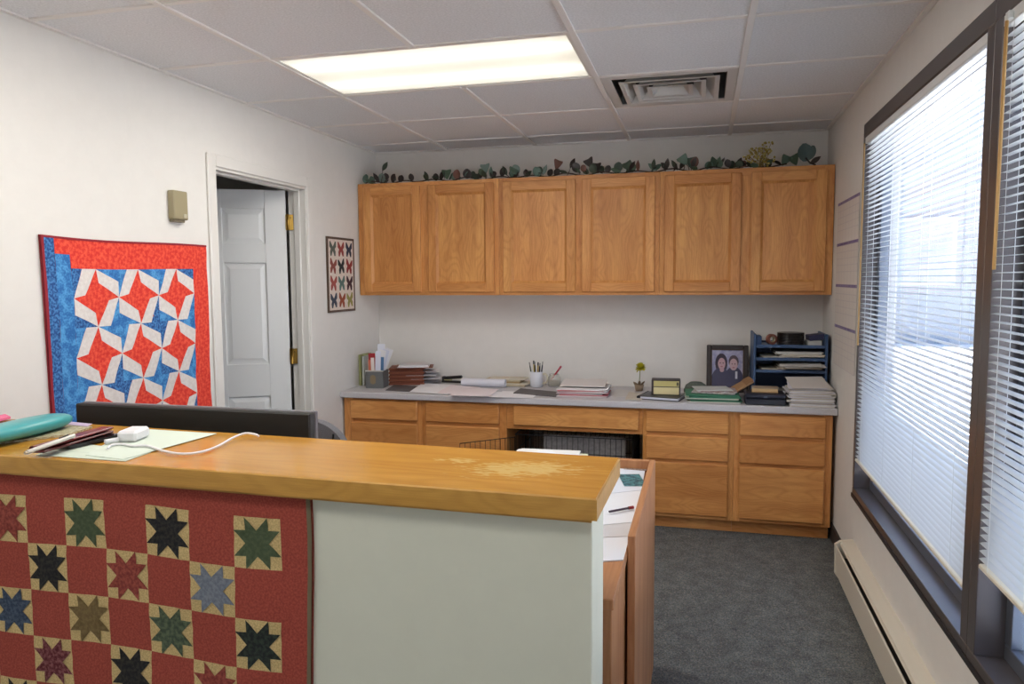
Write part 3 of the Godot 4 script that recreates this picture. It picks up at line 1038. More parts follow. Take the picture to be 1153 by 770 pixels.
func crate() -> void:
	var blk := mat(c8(30, 30, 32), 0.45, 0.3)
	var w := 0.7
	var d := 0.5
	var h := 0.5
	var c := thing("wire_crate", "black wire dog crate in the kneehole with its door open", "crate", Vector3(-0.73, 0, -4.5))
	part(c, "front_panel", wire_grid(w, h, 0.032, 0.11), blk, Vector3(0, h / 2 + 0.01, d / 2))
	part(c, "back_panel", wire_grid(w, h, 0.032, 0.11), blk, Vector3(0, h / 2 + 0.01, -d / 2))
	part(c, "side_panel", wire_grid(d, h, 0.032, 0.11), blk, Vector3(-w / 2, h / 2 + 0.01, 0), Vector3(0, PI / 2, 0))
	part(c, "side_panel", wire_grid(d, h, 0.032, 0.11), blk, Vector3(w / 2, h / 2 + 0.01, 0), Vector3(0, PI / 2, 0))
	part(c, "top_panel", wire_grid(w, d, 0.05, 0.125), blk, Vector3(0, h + 0.012, 0), Vector3(PI / 2, 0, 0))
	part(c, "tray", cbox(Vector3(w - 0.02, 0.02, d - 0.02), 0.003), blk, Vector3(0, 0.012, 0))
	# door swung out to the left front
	part(c, "door", wire_grid(0.36, 0.44, 0.034, 0.11), blk, Vector3(-w / 2 - 0.135, 0.275, d / 2 + 0.128), Vector3(0, deg_to_rad(42), 0))
	part(c, "pad", cbox(Vector3(w - 0.08, 0.05, d - 0.1), 0.02), mat(c8(90, 88, 88), 0.95), Vector3(0, 0.048, 0))
	solo("crate_blanket", cbox(Vector3(0.5, 0.44, 0.012), 0.004), tex_mat("grey_blanket", fabric_texture(21, c8(150, 148, 146), c8(174, 170, 168), 0.06), Vector3(3, 3, 3), 0.95), "grey blanket hung inside the wire crate in the kneehole", "blanket", Vector3(-0.68, 0.277, -4.36))

# ---------------------------------------------------------------- the reception counter
func reception_counter() -> void:
	var o := Vector3(-0.184, 0, -1.336)
	var ang := -0.021
	var t := thing("reception_counter", "white reception counter with a thick honey oak top", "counter", o, ang)
	# top: local x to the left is negative, local z backwards is negative
	var n1 := noise(51, 1.0, 3)
	var n2 := noise(52, 1.0, 2)
	# worn varnish patches near the right end, as seen in the photograph
	var top_t := bake(1024, 256, func(x: int, y: int) -> Color:
		var u := x / 1024.0
		var v := y / 256.0
		var r := v * 5.0 + n1.get_noise_2d(u * 2.0, v * 1.6) * 2.4
		var ring := pow(0.5 + 0.5 * sin(r * TAU), 2.0)
		var fine := n2.get_noise_2d(u * 8.0, v * 90.0)
		var k: float = clampf(0.3 + 0.26 * ring + 0.26 * fine + 0.25 * n1.get_noise_2d(u * 5, v * 5), 0, 1)
		var c := c8(208, 152, 58).lerp(c8(174, 118, 32), k)
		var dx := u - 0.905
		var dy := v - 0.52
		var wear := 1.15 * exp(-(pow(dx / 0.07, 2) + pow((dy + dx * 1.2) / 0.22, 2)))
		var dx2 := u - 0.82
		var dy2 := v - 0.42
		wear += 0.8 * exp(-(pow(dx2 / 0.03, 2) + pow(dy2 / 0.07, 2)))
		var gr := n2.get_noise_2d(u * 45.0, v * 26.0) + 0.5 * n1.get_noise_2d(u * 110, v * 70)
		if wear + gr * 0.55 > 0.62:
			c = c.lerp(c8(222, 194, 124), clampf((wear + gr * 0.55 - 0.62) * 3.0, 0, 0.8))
		return c)
	var tm := StandardMaterial3D.new()
	tm.albedo_texture = top_t
	tm.roughness = 0.24
	tm.clearcoat_enabled = true
	tm.clearcoat = 0.35
	tm.clearcoat_roughness = 0.12
	var edge := tex_mat("counter_edge", oak_texture(true, 37, c8(206, 156, 74), c8(168, 120, 48)), Vector3(0.9, 2.2, 1.7), 0.4)
	var L := 2.012
	var d0 := 0.334
	var d1 := 0.375
	var th := 0.042
	var bv := 0.003
	# top board as one solid with small rounded arrises
	var st := SurfaceTool.new()
	st.begin(Mesh.PRIMITIVE_TRIANGLES)
	st.set_smooth_group(-1)
	var P := func(u: float, v: float, y: float) -> Vector3: return Vector3(-u, y, -v)
	var put := func(q: Array) -> void:
		for i in [0, 1, 2, 0, 2, 3]:
			var v: Vector3 = q[i]
			st.set_uv(Vector2(1.0 + v.x / L, 1.0 + v.z / 0.38))
			st.add_vertex(v)
	put.call([P.call(bv, bv, YT), P.call(L, bv, YT), P.call(L, d1 - bv, YT), P.call(bv, d0 - bv, YT)])
	st.generate_normals()
	part(t, "top_surface", st.commit(), tm)
	part(t, "top_board", join([[prism(PackedVector2Array([Vector2(0, 0), Vector2(-L, 0), Vector2(-L, d1), Vector2(0, d0)]), th - 0.0025), Transform3D(Basis.from_euler(Vector3(-PI / 2, 0, 0)), Vector3(0, YT - 0.0025, 0))]]), edge)
	var e2 := SurfaceTool.new()
	e2.begin(Mesh.PRIMITIVE_TRIANGLES)
	e2.set_smooth_group(-1)
	var yl := YT - 0.0025
	quad(e2, P.call(0, 0, yl), P.call(L, 0, yl), P.call(L, bv, YT), P.call(bv, bv, YT))
	quad(e2, P.call(0, 0, yl), P.call(bv, bv, YT), P.call(bv, d0 - bv, YT), P.call(0, d0, yl))
	quad(e2, P.call(0, d0, yl), P.call(bv, d0 - bv, YT), P.call(L, d1 - bv, YT), P.call(L, d1, yl))
	part(t, "arris", fin(e2), edge)
	var wallm := tex_mat("counter_paint", mats["wall_paint"].albedo_texture, Vector3(1.2, 1.2, 1.2), 0.7, c8(224, 225, 208))
	part(t, "half_wall", join([[cbox(Vector3(L - 0.018, YT - th - 0.008, 0.145), 0.002), Transform3D(Basis(), Vector3(-0.017 - (L - 0.018) / 2, (YT - th - 0.008) / 2, -0.05 - 0.0725))]]), wallm)
	part(t, "support_board", join([[cbox(Vector3(L - 0.02, 0.008, 0.3), 0), Transform3D(Basis(), Vector3(-0.012 - (L - 0.02) / 2, YT - th - 0.004, -0.012 - 0.15))]]), edge)
	star_quilt(o, ang)

func star_quilt(o: Vector3, ang: float) -> void:
	# hangs on the front of the half wall
	var bs := 0.1172
	var W := 1.26
	var Hq := 0.83
	var q := thing("counter_quilt", "maroon sawtooth star quilt hung on the counter front", "quilt", o + Basis(Vector3.UP, ang) * Vector3(-0.628, 0.974, -0.047), ang)
	var nz := noise(9, 2.0, 2)
	# u to the left, v down
	var surf := func(u: float, v: float, lift: float) -> Vector3:
		var wav := 0.006 * sin(v * 8.0 + 1.0) * exp(-u * 3.0)
		return Vector3(-u + wav + 0.022 * v * clampf(u, 0, 1) * 0.4 - 0.004 * v, -v - 0.004 * sin(u * 9.0) - 0.012 * u * clampf(v, 0, 1) * 0.4, 0.006 + lift + 0.004 * nz.get_noise_2d(u * 2, v * 2) + 0.0012 * sin(u * 108.0) * sin(v * 108.0))
	var red := tex_mat("quilt_maroon", fabric_texture(31, c8(146, 60, 52), c8(178, 84, 66), 0.12, 1.2), Vector3(6, 6, 6), 0.95)
	var cream := tex_mat("quilt_tan", fabric_texture(32, c8(190, 164, 110), c8(222, 196, 140), 0.16, 1.4), Vector3(6, 6, 6), 0.95)
	part(q, "backing", cloth_back(W, Hq, surf, -0.004), red)
	var P := func(a: Array) -> PackedVector2Array:
		var out := PackedVector2Array()
		for p in a:
			out.append(Vector2(p[0], p[1]))
		return out
	part(q, "binding", patch(P.call([[0, 0], [0.01, 0], [0.01, Hq], [0, Hq]]), 10, surf, 0.003), mat(c8(120, 108, 84), 0.95))
	part(q, "border_strip", patch(P.call([[0.01, 0], [0.075, 0], [0.075, Hq], [0.01, Hq]]), 10, surf, 0.0012), red)
	part(q, "border_strip", patch(P.call([[0.075, 0], [W, 0], [W, 0.05], [0.075, 0.05]]), 14, surf, 0.0012), red)
	var gr := [c8(68, 82, 58), c8(90, 102, 74)]
	var bk := [c8(22, 24, 30), c8(60, 56, 50)]
	var kinds := {
		"green": gr, "black": bk, "grey": [c8(108, 116, 130), c8(136, 142, 152)], "red": [c8(124, 50, 46), c8(166, 84, 68)], "dark": [c8(26, 32, 34), c8(56, 66, 56)],
		"olive": [c8(108, 88, 54), c8(132, 112, 72)], "navy": [c8(46, 60, 82), c8(84, 98, 116)], "maroon": [c8(86, 26, 34), c8(150, 96, 96)], "sage": [c8(62, 76, 62), c8(104, 116, 88)]}
	var star := [[1, 0], [2, 1], [3, 0], [3, 1], [4, 1], [3, 2], [4, 3], [3, 3], [3, 4], [2, 3], [1, 4], [1, 3], [0, 3], [1, 2], [0, 1], [1, 1]]
	var plan := [["green", "", "black", "", "green", "", "red", "", "navy", ""], ["", "grey", "", "red", "", "black", "", "green", "", "red"], ["dark", "", "sage", "", "olive", "", "navy", "", "black", ""], ["", "red", "", "black", "", "maroon", "", "olive", "", "grey"],
		["sage", "", "navy", "", "green", "", "black", "", "red", ""], ["", "olive", "", "green", "", "red", "", "navy", "", "dark"]]
	for r in 6:
		for c in 10:
			var u0 := 0.075 + c * bs
			var v0 := 0.05 + r * bs
			var sq: PackedVector2Array = P.call([[u0, v0], [u0 + bs, v0], [u0 + bs, v0 + bs], [u0, v0 + bs]])
			var k: String = plan[r][c]
			if k == "":
				part(q, "block", patch(sq, 5, surf, 0.0012), red)
				continue
			var b := part(q, "block", patch(sq, 5, surf, 0.0012), cream)
			var tw := 0.06 * sin(r * 3.1 + c * 1.7)
			var pl := PackedVector2Array()
			for p in star:
				var e := (Vector2(p[0], p[1]) - Vector2(2, 2)) * 0.25 * bs
				e = e.rotated(tw * 0.6 + 0.04)
				pl.append(Vector2(u0 + bs / 2, v0 + bs / 2) + e)
			var cl: Array = kinds[k]
			var ft := fabric_texture(60 + k.length() + k.unicode_at(0), cl[0], cl[1], 0.09, 1.2, 96) if not mats.has("star_" + k) else null
			part(b, "star", patch(pl, 3, surf, 0.0026), tex_mat("star_" + k, ft, Vector3(9, 9, 9), 0.95))

func reception_desk() -> void:
	var t := thing("reception_desk", "brown wood desk behind the counter with a raised end panel", "desk")
	var warm := tex_mat("desk_wood", mats["oak_v0"].albedo_texture, Vector3(0.24, 0.6, 0.24), 0.45, c8(214, 214, 250))
	var yd := 0.74
	part(t, "worksurface", join([span(Vector3(-2.19, yd - 0.025, -2.14), Vector3(-0.178, yd, -1.56), 0.002), span(Vector3(-0.72, yd - 0.025, -2.66), Vector3(-0.178, yd, -2.1402), 0.002)]), warm)
	part(t, "end_panel", join([span(Vector3(-0.177, 0, -2.69), Vector3(-0.157, 0.78, -1.862), 0.002)]), warm)
	part(t, "back_rim", join([span(Vector3(-0.72, 0.0, -2.69), Vector3(-0.1775, 0.78, -2.665), 0.002)]), warm)
	part(t, "pedestal", join([span(Vector3(-0.62, 0.02, -2.62), Vector3(-0.183, yd - 0.026, -1.57), 0.002)]), warm)
	part(t, "leg_panel", join([span(Vector3(-2.19, 0, -2.1), Vector3(-2.165, yd - 0.026, -1.6), 0.002)]), warm)
	# monitor seen from behind, over the counter
	var zc := -1.80
	var a := at_z(84, 457, zc)
	var b := at_z(348, 464, zc)
	var w := b.x - a.x
	var hh := 0.36
	var m := thing("monitor", "wide black monitor seen from behind the counter", "monitor", Vector3((a.x + b.x) / 2, yd + 0.001, zc))
	var ty := (a.y + b.y) / 2 - yd
	var blk := mat(c8(26, 26, 26), 0.5)
	part(m, "housing", cbox(Vector3(w, hh, 0.03), 0.004), blk, Vector3(0, ty - hh / 2, -0.016))
	part(m, "bezel", frame(w + 0.002, hh + 0.002, 0.008, 0.014, 0.002), mat(c8(120, 120, 126), 0.35, 0.4), Vector3(0, ty - hh / 2, -0.032))
	part(m, "screen", cbox(Vector3(w - 0.02, hh - 0.02, 0.004), 0.001), mat(c8(14, 14, 16), 0.15), Vector3(0, ty - hh / 2, -0.035))
	part(m, "neck", cbox(Vector3(0.06, ty - hh + 0.06, 0.02), 0.003), blk, Vector3(0, (ty - hh + 0.06) / 2, 0.01))
	part(m, "foot", cbox(Vector3(0.26, 0.012, 0.18), 0.004), blk, Vector3(0, 0.007, 0.0))
	# office chair, only the shoulder of its back shows
	var ch := thing("office_chair", "grey office chair behind the black monitor", "chair", Vector3(-1.5, 0, -2.42), 0.1)
	var grey := tex_mat("chair_cloth", fabric_texture(71, c8(92, 92, 96), c8(116, 114, 118), 0.2), Vector3(5, 5, 5), 0.95)
	var dk := mat(c8(34, 34, 36), 0.5)
	var prof := PackedVector2Array()
	for k in 25:
		var an := PI * k / 24.0
		prof.append(Vector2(cos(an) * 0.165, 0.21 + sin(an) * 0.17))
	prof.append(Vector2(-0.18, 0.0))
	prof.append(Vector2(0.18, 0.0))
	part(ch, "backrest", prism(prof, 0.05), grey, Vector3(0, 0.5, -0.2))
	part(ch, "back_seam", tube(curve([Vector3(0.07, 0.55, -0.1985), Vector3(0.09, 0.7, -0.1985), Vector3(0.105, 0.83, -0.1985)]), 0.004, 6), dk)
	part(ch, "back_post", cbox(Vector3(0.06, 0.5, 0.015), 0.004), dk, Vector3(0, 0.5, -0.262))
	part(ch, "seat", cbox(Vector3(0.48, 0.08, 0.46), 0.03), grey, Vector3(0, 0.45, 0.03))
	part(ch, "gas_column", tube([Vector3(0, 0.07, 0), Vector3(0, 0.41, 0)], 0.025, 12), dk)
	for k in 5:
		var an := TAU * k / 5.0
		var dv := Vector3(cos(an), 0, sin(an))
		part(ch, "leg", tube([dv * 0.02 + Vector3(0, 0.085, 0), dv * 0.27 + Vector3(0, 0.065, 0)], 0.018, 8), dk)
		part(ch, "caster", tube([dv * 0.27 + Vector3(0, 0.026, 0) + dv.cross(Vector3.UP) * 0.02, dv * 0.27 + Vector3(0, 0.026, 0) - dv.cross(Vector3.UP) * 0.02], 0.026, 12), dk)
	# papers on the return of the desk
	var pw := mat(c8(226, 228, 236), 0.75)
	var pg := "papers on the reception desk"
	var y := yd + 0.0005
	var sheets := [[[[655, 634], [711, 632], [722, 590], [672, 590]], pw, "white sheet overhanging the bare wood by the counter end", 0.003], [[[662, 606], [712, 604], [724, 562], [676, 560]], mat(c8(206, 204, 208), 0.75), "greyish sheet under the red pencil on the desk", 0.0012],
		[[[668, 592], [715, 588], [726, 545], [686, 545]], pw, "white sheet with a pink smudge on the desk", 0.001], [[[682, 556], [722, 552], [729, 521], [692, 519]], mat(c8(220, 224, 236), 0.75), "bluish white sheet against the raised desk rim", 0.001]]
	for s in sheets:
		var pts := []
		for p in s[0]:
			var v := at_y(p[0], p[1], y)
			v.z = minf(v.z, -1.565)
			v.x = minf(v.x, -0.181)
			v.z = maxf(v.z, -2.662)
			pts.append(v)
		solo("paper_sheet", slab(pts, y, s[3]), s[1], s[2], "paper", Vector3.ZERO, Vector3.ZERO, pg)
		y += s[3] + 0.0004
	var tq := at_y(718, 541, y)
	solo("teal_card", cbox(Vector3(0.075, 0.001, 0.15), 0), tex_mat("teal_card", fabric_texture(81, c8(30, 66, 84), c8(88, 150, 156), 0.03, 1.6), Vector3(7, 7, 7), 0.5), "teal and navy photo card among the desk papers", "card", Vector3(minf(tq.x, -0.225), y + 0.001, tq.z), Vector3(0, 0.25, 0))
	var tb := at_y(717, 527, y)
	solo("brown_card", cbox(Vector3(0.08, 0.001, 0.06), 0), tex_mat("brown_card", fabric_texture(82, c8(112, 88, 84), c8(176, 160, 150), 0.05, 1.4), Vector3(7, 7, 7), 0.6), "brown and beige card beside the teal card", "card", Vector3(minf(tb.x, -0.225), y + 0.001, tb.z), Vector3(0, -0.1, 0))
	var p0 := at_y(686, 576, y + 0.006)
	var p1 := at_y(713, 571, y + 0.006)
	p1.x = minf(p1.x, -0.186)
	var pc := thing("red_pencil", "dark pencil with a red end on the desk papers", "pencil", (p0 + p1) / 2)
	part(pc, "shaft", tube([p0 - (p0 + p1) / 2, (p1 - p0) * 0.3], 0.0035, 6), mat(c8(70, 52, 70), 0.5))
	part(pc, "end", tube([(p1 - p0) * 0.3, (p1 - p0) * 0.5], 0.005, 8), mat(c8(150, 34, 44), 0.5))
	# white sheets curling up over the rim behind the counter
	var q0 := at_z(586, 508, -2.52)
	var q1 := at_z(655, 511, -2.52)
	var st := SurfaceTool.new()
	st.begin(Mesh.PRIMITIVE_TRIANGLES)
	st.set_smooth_group(0)
	var nn := 12
	for i in nn:
		var f := func(k: int, s: int) -> Vector3:
			var u := float(k) / nn
			var yy := lerpf(q0.y, q1.y, u) + 0.012 * exp(-pow((u - 0.42) / 0.13, 2)) - 0.002
			return Vector3(lerpf(q0.x, q1.x, u), yy if s == 0 else 0.765, -2.52 + (0.0 if s == 0 else 0.2))
		quad(st, f.call(i, 0), f.call(i + 1, 0), f.call(i + 1, 1), f.call(i, 1))
	var stack := thing("paper_pile", "pile of white papers with a curled top sheet behind the counter", "paper pile", Vector3.ZERO, 0)
	part(stack, "curled_sheet", fin(st), pw)
	var sh := cbox(Vector3(0.22, 0.005, 0.24), 0.0005)
	var ph := (q0.y + q1.y) / 2 - 0.012 - yd
	var nsh := int(ph / 0.006)
	for i in nsh:
		part(stack, "sheet", sh, mat(c8(222, 222, 220), 0.8) if i % 3 else mat(c8(216, 220, 190), 0.8), Vector3((q0.x + q1.x) / 2 + 0.02 * sin(i * 2.3) - 0.02, yd + 0.0035 + i * 0.006, -2.52 + 0.008 * cos(i * 1.7)), Vector3(0, 0.05 * sin(i * 1.9), 0))

# ---------------------------------------------------------------- greenery on the cabinets
func leaf_mesh(w: float, l: float, cup: float, kind: int) -> ArrayMesh:
	var st := SurfaceTool.new()
	st.begin(Mesh.PRIMITIVE_TRIANGLES)
	st.set_smooth_group(0)
	var n := 6
	var row := []
	for i in n + 1:
		var t := float(i) / n
		var hw: float = w / 2 * (pow(sin(PI * clampf(t * 0.93 + 0.05, 0, 1)), 0.6) if kind == 0 else (sin(PI * t) if kind == 1 else clampf(pow(t, 0.7) * (1.0 if t < 0.85 else 0.8), 0.04, 1)))
		var bend := cup * t * t
		row.append([Vector3(-hw, t * l, bend + hw * 0.35), Vector3(0, t * l, bend), Vector3(hw, t * l, bend + hw * 0.35)])
	for i in n:
		quad(st, row[i][0], row[i][1], row[i + 1][1], row[i + 1][0])
		quad(st, row[i][1], row[i][2], row[i + 1][2], row[i + 1][1])
	st.index()
	return fin(st)

func garland() -> void:
	var yt := 2.0685
	var zc := -4.56
	var g := thing("leaf_garland", "artificial leaf garland along the top of the oak cabinets", "garland")
	var stem := []
	for i in 60:
		var x := -2.17 + i * 0.0445
		stem.append(Vector3(x, yt + 0.012 + 0.008 * sin(i * 1.3), zc + 0.02 * sin(i * 0.9)))
	part(g, "vine", tube(curve(stem, 0.03), 0.004, 5), mat(c8(62, 46, 40), 0.8))
	var greens := [mat(c8(58, 72, 58), 0.6), mat(c8(92, 118, 106), 0.65), mat(c8(52, 44, 42), 0.6), mat(c8(112, 76, 66), 0.65), mat(c8(74, 96, 76), 0.6), mat(c8(120, 140, 132), 0.65)]
	var shapes := [leaf_mesh(0.055, 0.06, 0.012, 0), leaf_mesh(0.03, 0.07, 0.02, 1), leaf_mesh(0.075, 0.06, 0.01, 2), leaf_mesh(0.04, 0.045, 0.012, 0)]
	# clumps seen against the wall: x px, y px of the tip, shape, colour
	var seen := [[412, 200, 0, 1], [418, 203, 3, 1], [422, 197, 1, 2], [432, 196, 0, 5], [436, 182, 1, 0], [434, 195, 3, 2], [447, 199, 0, 2], [453, 200, 3, 2], [463, 202, 3, 2], [478, 199, 1, 0], [491, 200, 3, 2], [499, 191, 1, 2], [503, 195, 2, 4], [511, 196, 3, 1], [516, 192, 0, 3], [526, 191, 0, 2], [533, 193, 3, 0],
		[541, 190, 3, 4], [546, 185, 2, 5], [554, 193, 3, 0], [565, 187, 1, 0], [568, 190, 0, 2], [579, 186, 0, 5], [580, 192, 2, 1], [593, 193, 3, 2], [602, 189, 0, 1], [606, 188, 3, 0], [616, 190, 1, 5], [622, 191, 3, 2], [630, 181, 2, 3], [629, 190, 3, 2], [645, 184, 0, 2], [648, 178, 1, 2], [655, 186, 3, 3], [662, 179, 2, 2], [665, 185, 0, 0], [672, 186, 2, 2], [677, 188, 3, 0], [686, 189, 3, 2],
		[697, 184, 0, 0], [705, 183, 2, 4], [711, 186, 0, 4], [721, 184, 1, 3], [739, 181, 1, 0], [752, 180, 1, 2], [758, 182, 1, 0], [767, 176, 2, 1], [772, 173, 1, 5], [776, 178, 2, 1], [785, 177, 0, 3], [784, 181, 1, 2], [800, 184, 3, 1], [806, 180, 2, 4], [812, 181, 1, 4], [818, 183, 3, 2], [826, 183, 3, 3], [838, 184, 3, 3], [885, 178, 2, 1], [891, 180, 2, 4]]
	for s in seen:
		var p := at_z(s[0], s[1], zc + rng.randf_range(-0.03, 0.03))
		var len: float = [0.06, 0.07, 0.06, 0.045][s[2]]
		var tilt := rng.randf_range(-0.6, 0.6)
		var base_y := maxf(p.y - len * cos(tilt), yt + 0.012)
		part(g, "leaf", shapes[s[2]], greens[s[3]], Vector3(p.x + sin(tilt) * len, base_y, p.z), Vector3(rng.randf_range(-0.3, 0.2), rng.randf_range(-0.5, 0.5), tilt))
		if base_y > yt + 0.02:
			var foot := Vector3(p.x + sin(tilt) * len * 1.4, yt + 0.008, zc)
			var tip := Vector3(p.x + sin(tilt) * len * 0.9, base_y + 0.004, p.z)
			part(g, "twig", tube([foot, (foot + tip) / 2 + Vector3(0.004, 0.002, 0), tip], 0.0022, 5), mat(c8(62, 46, 40), 0.8))
	for i in 55:
		var k := [1, 3, 3, 1][rng.randi() % 4] as int
		var x := rng.randf_range(-2.17, 0.45)
		part(g, "leaf", shapes[k], greens[[0, 2, 2, 4, 0, 1][rng.randi() % 6]], Vector3(x, yt + rng.randf_range(0.008, 0.02), zc + rng.randf_range(-0.04, 0.05)), Vector3(rng.randf_range(-1.2, 1.0), rng.randf_range(-1.2, 1.2), rng.randf_range(-1.3, 1.3)))
	# dried yellow sprays
	var d := thing("dried_flowers", "bunch of dried yellow flowers standing on the oak cabinets", "dried flowers", Vector3(at_z(857, 184, zc).x, yt, zc))
	var straw := mat(c8(142, 124, 70), 0.85)
	var bud := SphereMesh.new()
	bud.radius = 0.0065
	bud.height = 0.013
	bud.radial_segments = 7
	bud.rings = 4
	for i in 34:
		var a := rng.randf_range(-1.1, 1.1)
		var l := rng.randf_range(0.05, 0.15)
		var e := Vector3(sin(a) * l * 0.75, cos(a) * l + 0.006, rng.randf_range(-0.03, 0.04))
		var s := part(d, "stem", tube([Vector3(rng.randf_range(-0.03, 0.03), 0.002, 0), e * 0.6 + Vector3(0.004, 0.006, 0), e], 0.0013, 4), straw)
		for k in 3:
			part(s, "blossom", bud, mat([c8(176, 160, 84), c8(150, 128, 60), c8(196, 184, 120)][k], 0.85), e + Vector3(rng.randf_range(-0.012, 0.012), rng.randf_range(-0.02, 0.01), rng.randf_range(-0.01, 0.01)))
	# upright blue-green leaf at the right end
	var b := thing("leaf_spray", "blue green leaf spray at the window end of the cabinets", "leaf spray", Vector3(at_z(908, 182, zc).x, yt, zc))
	part(b, "stem", tube([Vector3(0.05, 0.008, 0), Vector3(0.02, 0.02, 0), Vector3(-0.005, 0.05, 0)], 0.005, 6), greens[2])
	part(b, "leaf", leaf_mesh(0.085, 0.10, 0.01, 0), mat(c8(76, 98, 98), 0.65), Vector3(-0.005, 0.03, 0), Vector3(0, 0.1, 0.12))
	part(b, "leaf", leaf_mesh(0.055, 0.08, 0.01, 0), mat(c8(88, 108, 104), 0.65), Vector3(0.01, 0.04, -0.005), Vector3(-0.1, -0.2, -0.35))
	part(b, "leaf", shapes[1], greens[2], Vector3(0.015, 0.012, 0.01), Vector3(-0.2, 0.1, -1.0))

# ---------------------------------------------------------------- things on the long worktop
func sheet_mesh(w: float, d: float, t := 0.0008) -> ArrayMesh:
	return cbox(Vector3(w, t, d), 0.0)

func flat(called: String, label: String, cat: String, px: Array, y: float, t: float, m: Material, group := "") -> float:
	var pts := []
	for p in px:
		var v := at_y(p[0], p[1], y + t)
		v.z = maxf(v.z, ZB + 0.012)
		pts.append(v)
	solo(called, slab(pts, y, t), m, label, cat, Vector3.ZERO, Vector3.ZERO, group)
	return y + t

func desk_things_left() -> void:
	var y := YC + 0.0004
	# two thin books against the side wall
	var books := [[-2.197, 0.016, 0.205, c8(156, 160, 112), "thin olive green book standing against the side wall"], [-2.174, 0.012, 0.195, c8(196, 200, 196), "thin white book beside the pencil caddy"]]
	for b in books:
		var t := thing("thin_book", b[4], "book", Vector3(b[0], y, -4.545), 0, "thin books")
		part(t, "cover", join([moved(cbox(Vector3(0.002, b[2], 0.16), 0.0005), Vector3(-b[1] / 2 + 0.001, b[2] / 2, 0)), moved(cbox(Vector3(0.002, b[2], 0.16), 0.0005), Vector3(b[1] / 2 - 0.001, b[2] / 2, 0)), moved(cbox(Vector3(b[1], b[2], 0.002), 0.0005), Vector3(0, b[2] / 2, 0.08))]), mat(b[3], 0.6))
		part(t, "pages", cbox(Vector3(b[1] - 0.0042, b[2] - 0.006, 0.154), 0), mat(c8(222, 216, 200), 0.8), Vector3(0, b[2] / 2, 0))
	# grey caddy
	var c := at_y(420, 437, YC)
	var w := 0.118
	var h := 0.112
	c.z -= 0.055
	c.x += 0.006
	var cad := thing("pencil_caddy", "square grey caddy stuffed with envelopes and papers", "caddy", Vector3(c.x, y, c.z), 0.12)
	var gm := tex_mat("caddy_grey", fabric_texture(91, c8(92, 94, 94), c8(112, 114, 114), 0.3), Vector3(6, 6, 6), 0.6)
	var walls := []
	for k in 4:
		var bs := Basis(Vector3.UP, k * PI / 2)
		walls.append([cbox(Vector3(w - 0.012, h, 0.005), 0.001), Transform3D(bs, bs * Vector3(0, h / 2, w / 2 - 0.0025))])
		walls.append([tube([Vector3(0, 0, 0), Vector3(0, h, 0)], 0.006, 10), Transform3D(Basis(), bs * Vector3(w / 2 - 0.006, 0, w / 2 - 0.006))])
	part(cad, "walls", join(walls), gm)
	part(cad, "bottom", cbox(Vector3(w - 0.01, 0.004, w - 0.01), 0), gm, Vector3(0, 0.003, 0))
	part(cad, "emblem", join([moved(prism(rrect(0.038, 0.06, 0.018), 0.0012), Vector3(-0.01, h * 0.5, w / 2 + 0.0014))]), mat(c8(132, 116, 88), 0.6))
	part(cad, "band", cbox(Vector3(w + 0.003, 0.008, 0.0015), 0.0003), mat(c8(196, 192, 186), 0.5), Vector3(0, h + 0.001, w / 2 + 0.001))
	# letters stand one behind the other: x, height, width, lean, colour
	var env := [[0.012, 0.272, 0.05, -0.02, c8(226, 228, 238), "tall white envelope at the back of the grey caddy"], [-0.014, 0.25, 0.05, -0.38, c8(228, 226, 232), "white letter leaning far out over the caddy rim"], [-0.012, 0.24, 0.045, -0.30, c8(214, 216, 232), "bluish white letter leaning over the caddy rim"],
		[-0.008, 0.235, 0.045, -0.2, c8(232, 230, 232), "white letter leaning slightly in the grey caddy"], [0.022, 0.19, 0.03, -0.06, c8(92, 128, 168), "narrow blue card in the grey caddy"], [-0.022, 0.215, 0.045, 0.04, c8(164, 42, 50), "dark red folder in the grey caddy"],
		[0.008, 0.23, 0.036, -0.04, c8(222, 224, 240), "narrow white envelope in the grey caddy"], [-0.03, 0.175, 0.034, 0.0, c8(218, 122, 98), "orange card in the grey caddy"], [-0.012, 0.19, 0.022, 0.02, c8(234, 220, 214), "pinkish white card in the grey caddy"]]
	for k in env.size():
		var e: Array = env[k]
		var o := thing("caddy_letter", e[5], "letter", Vector3(c.x, y + 0.007, c.z), 0.12, "letters in the caddy")
		part(o, "sheet", cbox(Vector3(e[2], e[1], 0.003), 0.0004), mat(e[4], 0.75), Vector3(e[0] - sin(e[3]) * e[1] / 2, cos(e[3]) * e[1] / 2 + absf(sin(e[3])) * e[2] / 2, -0.044 + k * 0.011), Vector3(0, 0, e[3]))
	# brown accordion file with a clipboard on top
	var bx := Vector3(-1.93, y, -4.64)
	var f := thing("accordion_file", "reddish brown accordion file with papers spilling from its side", "file", bx, 0.3)
	var brown := mat(c8(134, 74, 50), 0.65)
	for k in 9:
		part(f, "pleat", cbox(Vector3(0.235 - 0.012 * (k % 2), 0.011, 0.2), 0.002), brown if k % 2 == 0 else mat(c8(112, 58, 40), 0.7), Vector3(0, 0.0065 + k * 0.0125, 0))
	var sp := [[0.11, 0.012, -0.02, -0.08], [0.125, 0.037, 0.02, 0.05], [0.10, 0.062, 0.03, -0.05], [0.115, 0.087, 0.01, 0.04]]
	for k in 4:
		part(f, "loose_sheet", sheet_mesh(0.2, 0.15, 0.001), mat(c8(222, 220, 224), 0.8), Vector3(sp[k][0], sp[k][1] + 0.0007, sp[k][2]), Vector3(0, sp[k][3], 0))
	var cb := thing("clipboard", "brown clipboard with a white sheet on the accordion file", "clipboard", bx + Vector3(0.055, 0.1135, 0.01), 0.32)
	cb.rotation = Vector3(0.0, 0.32, 0.0)
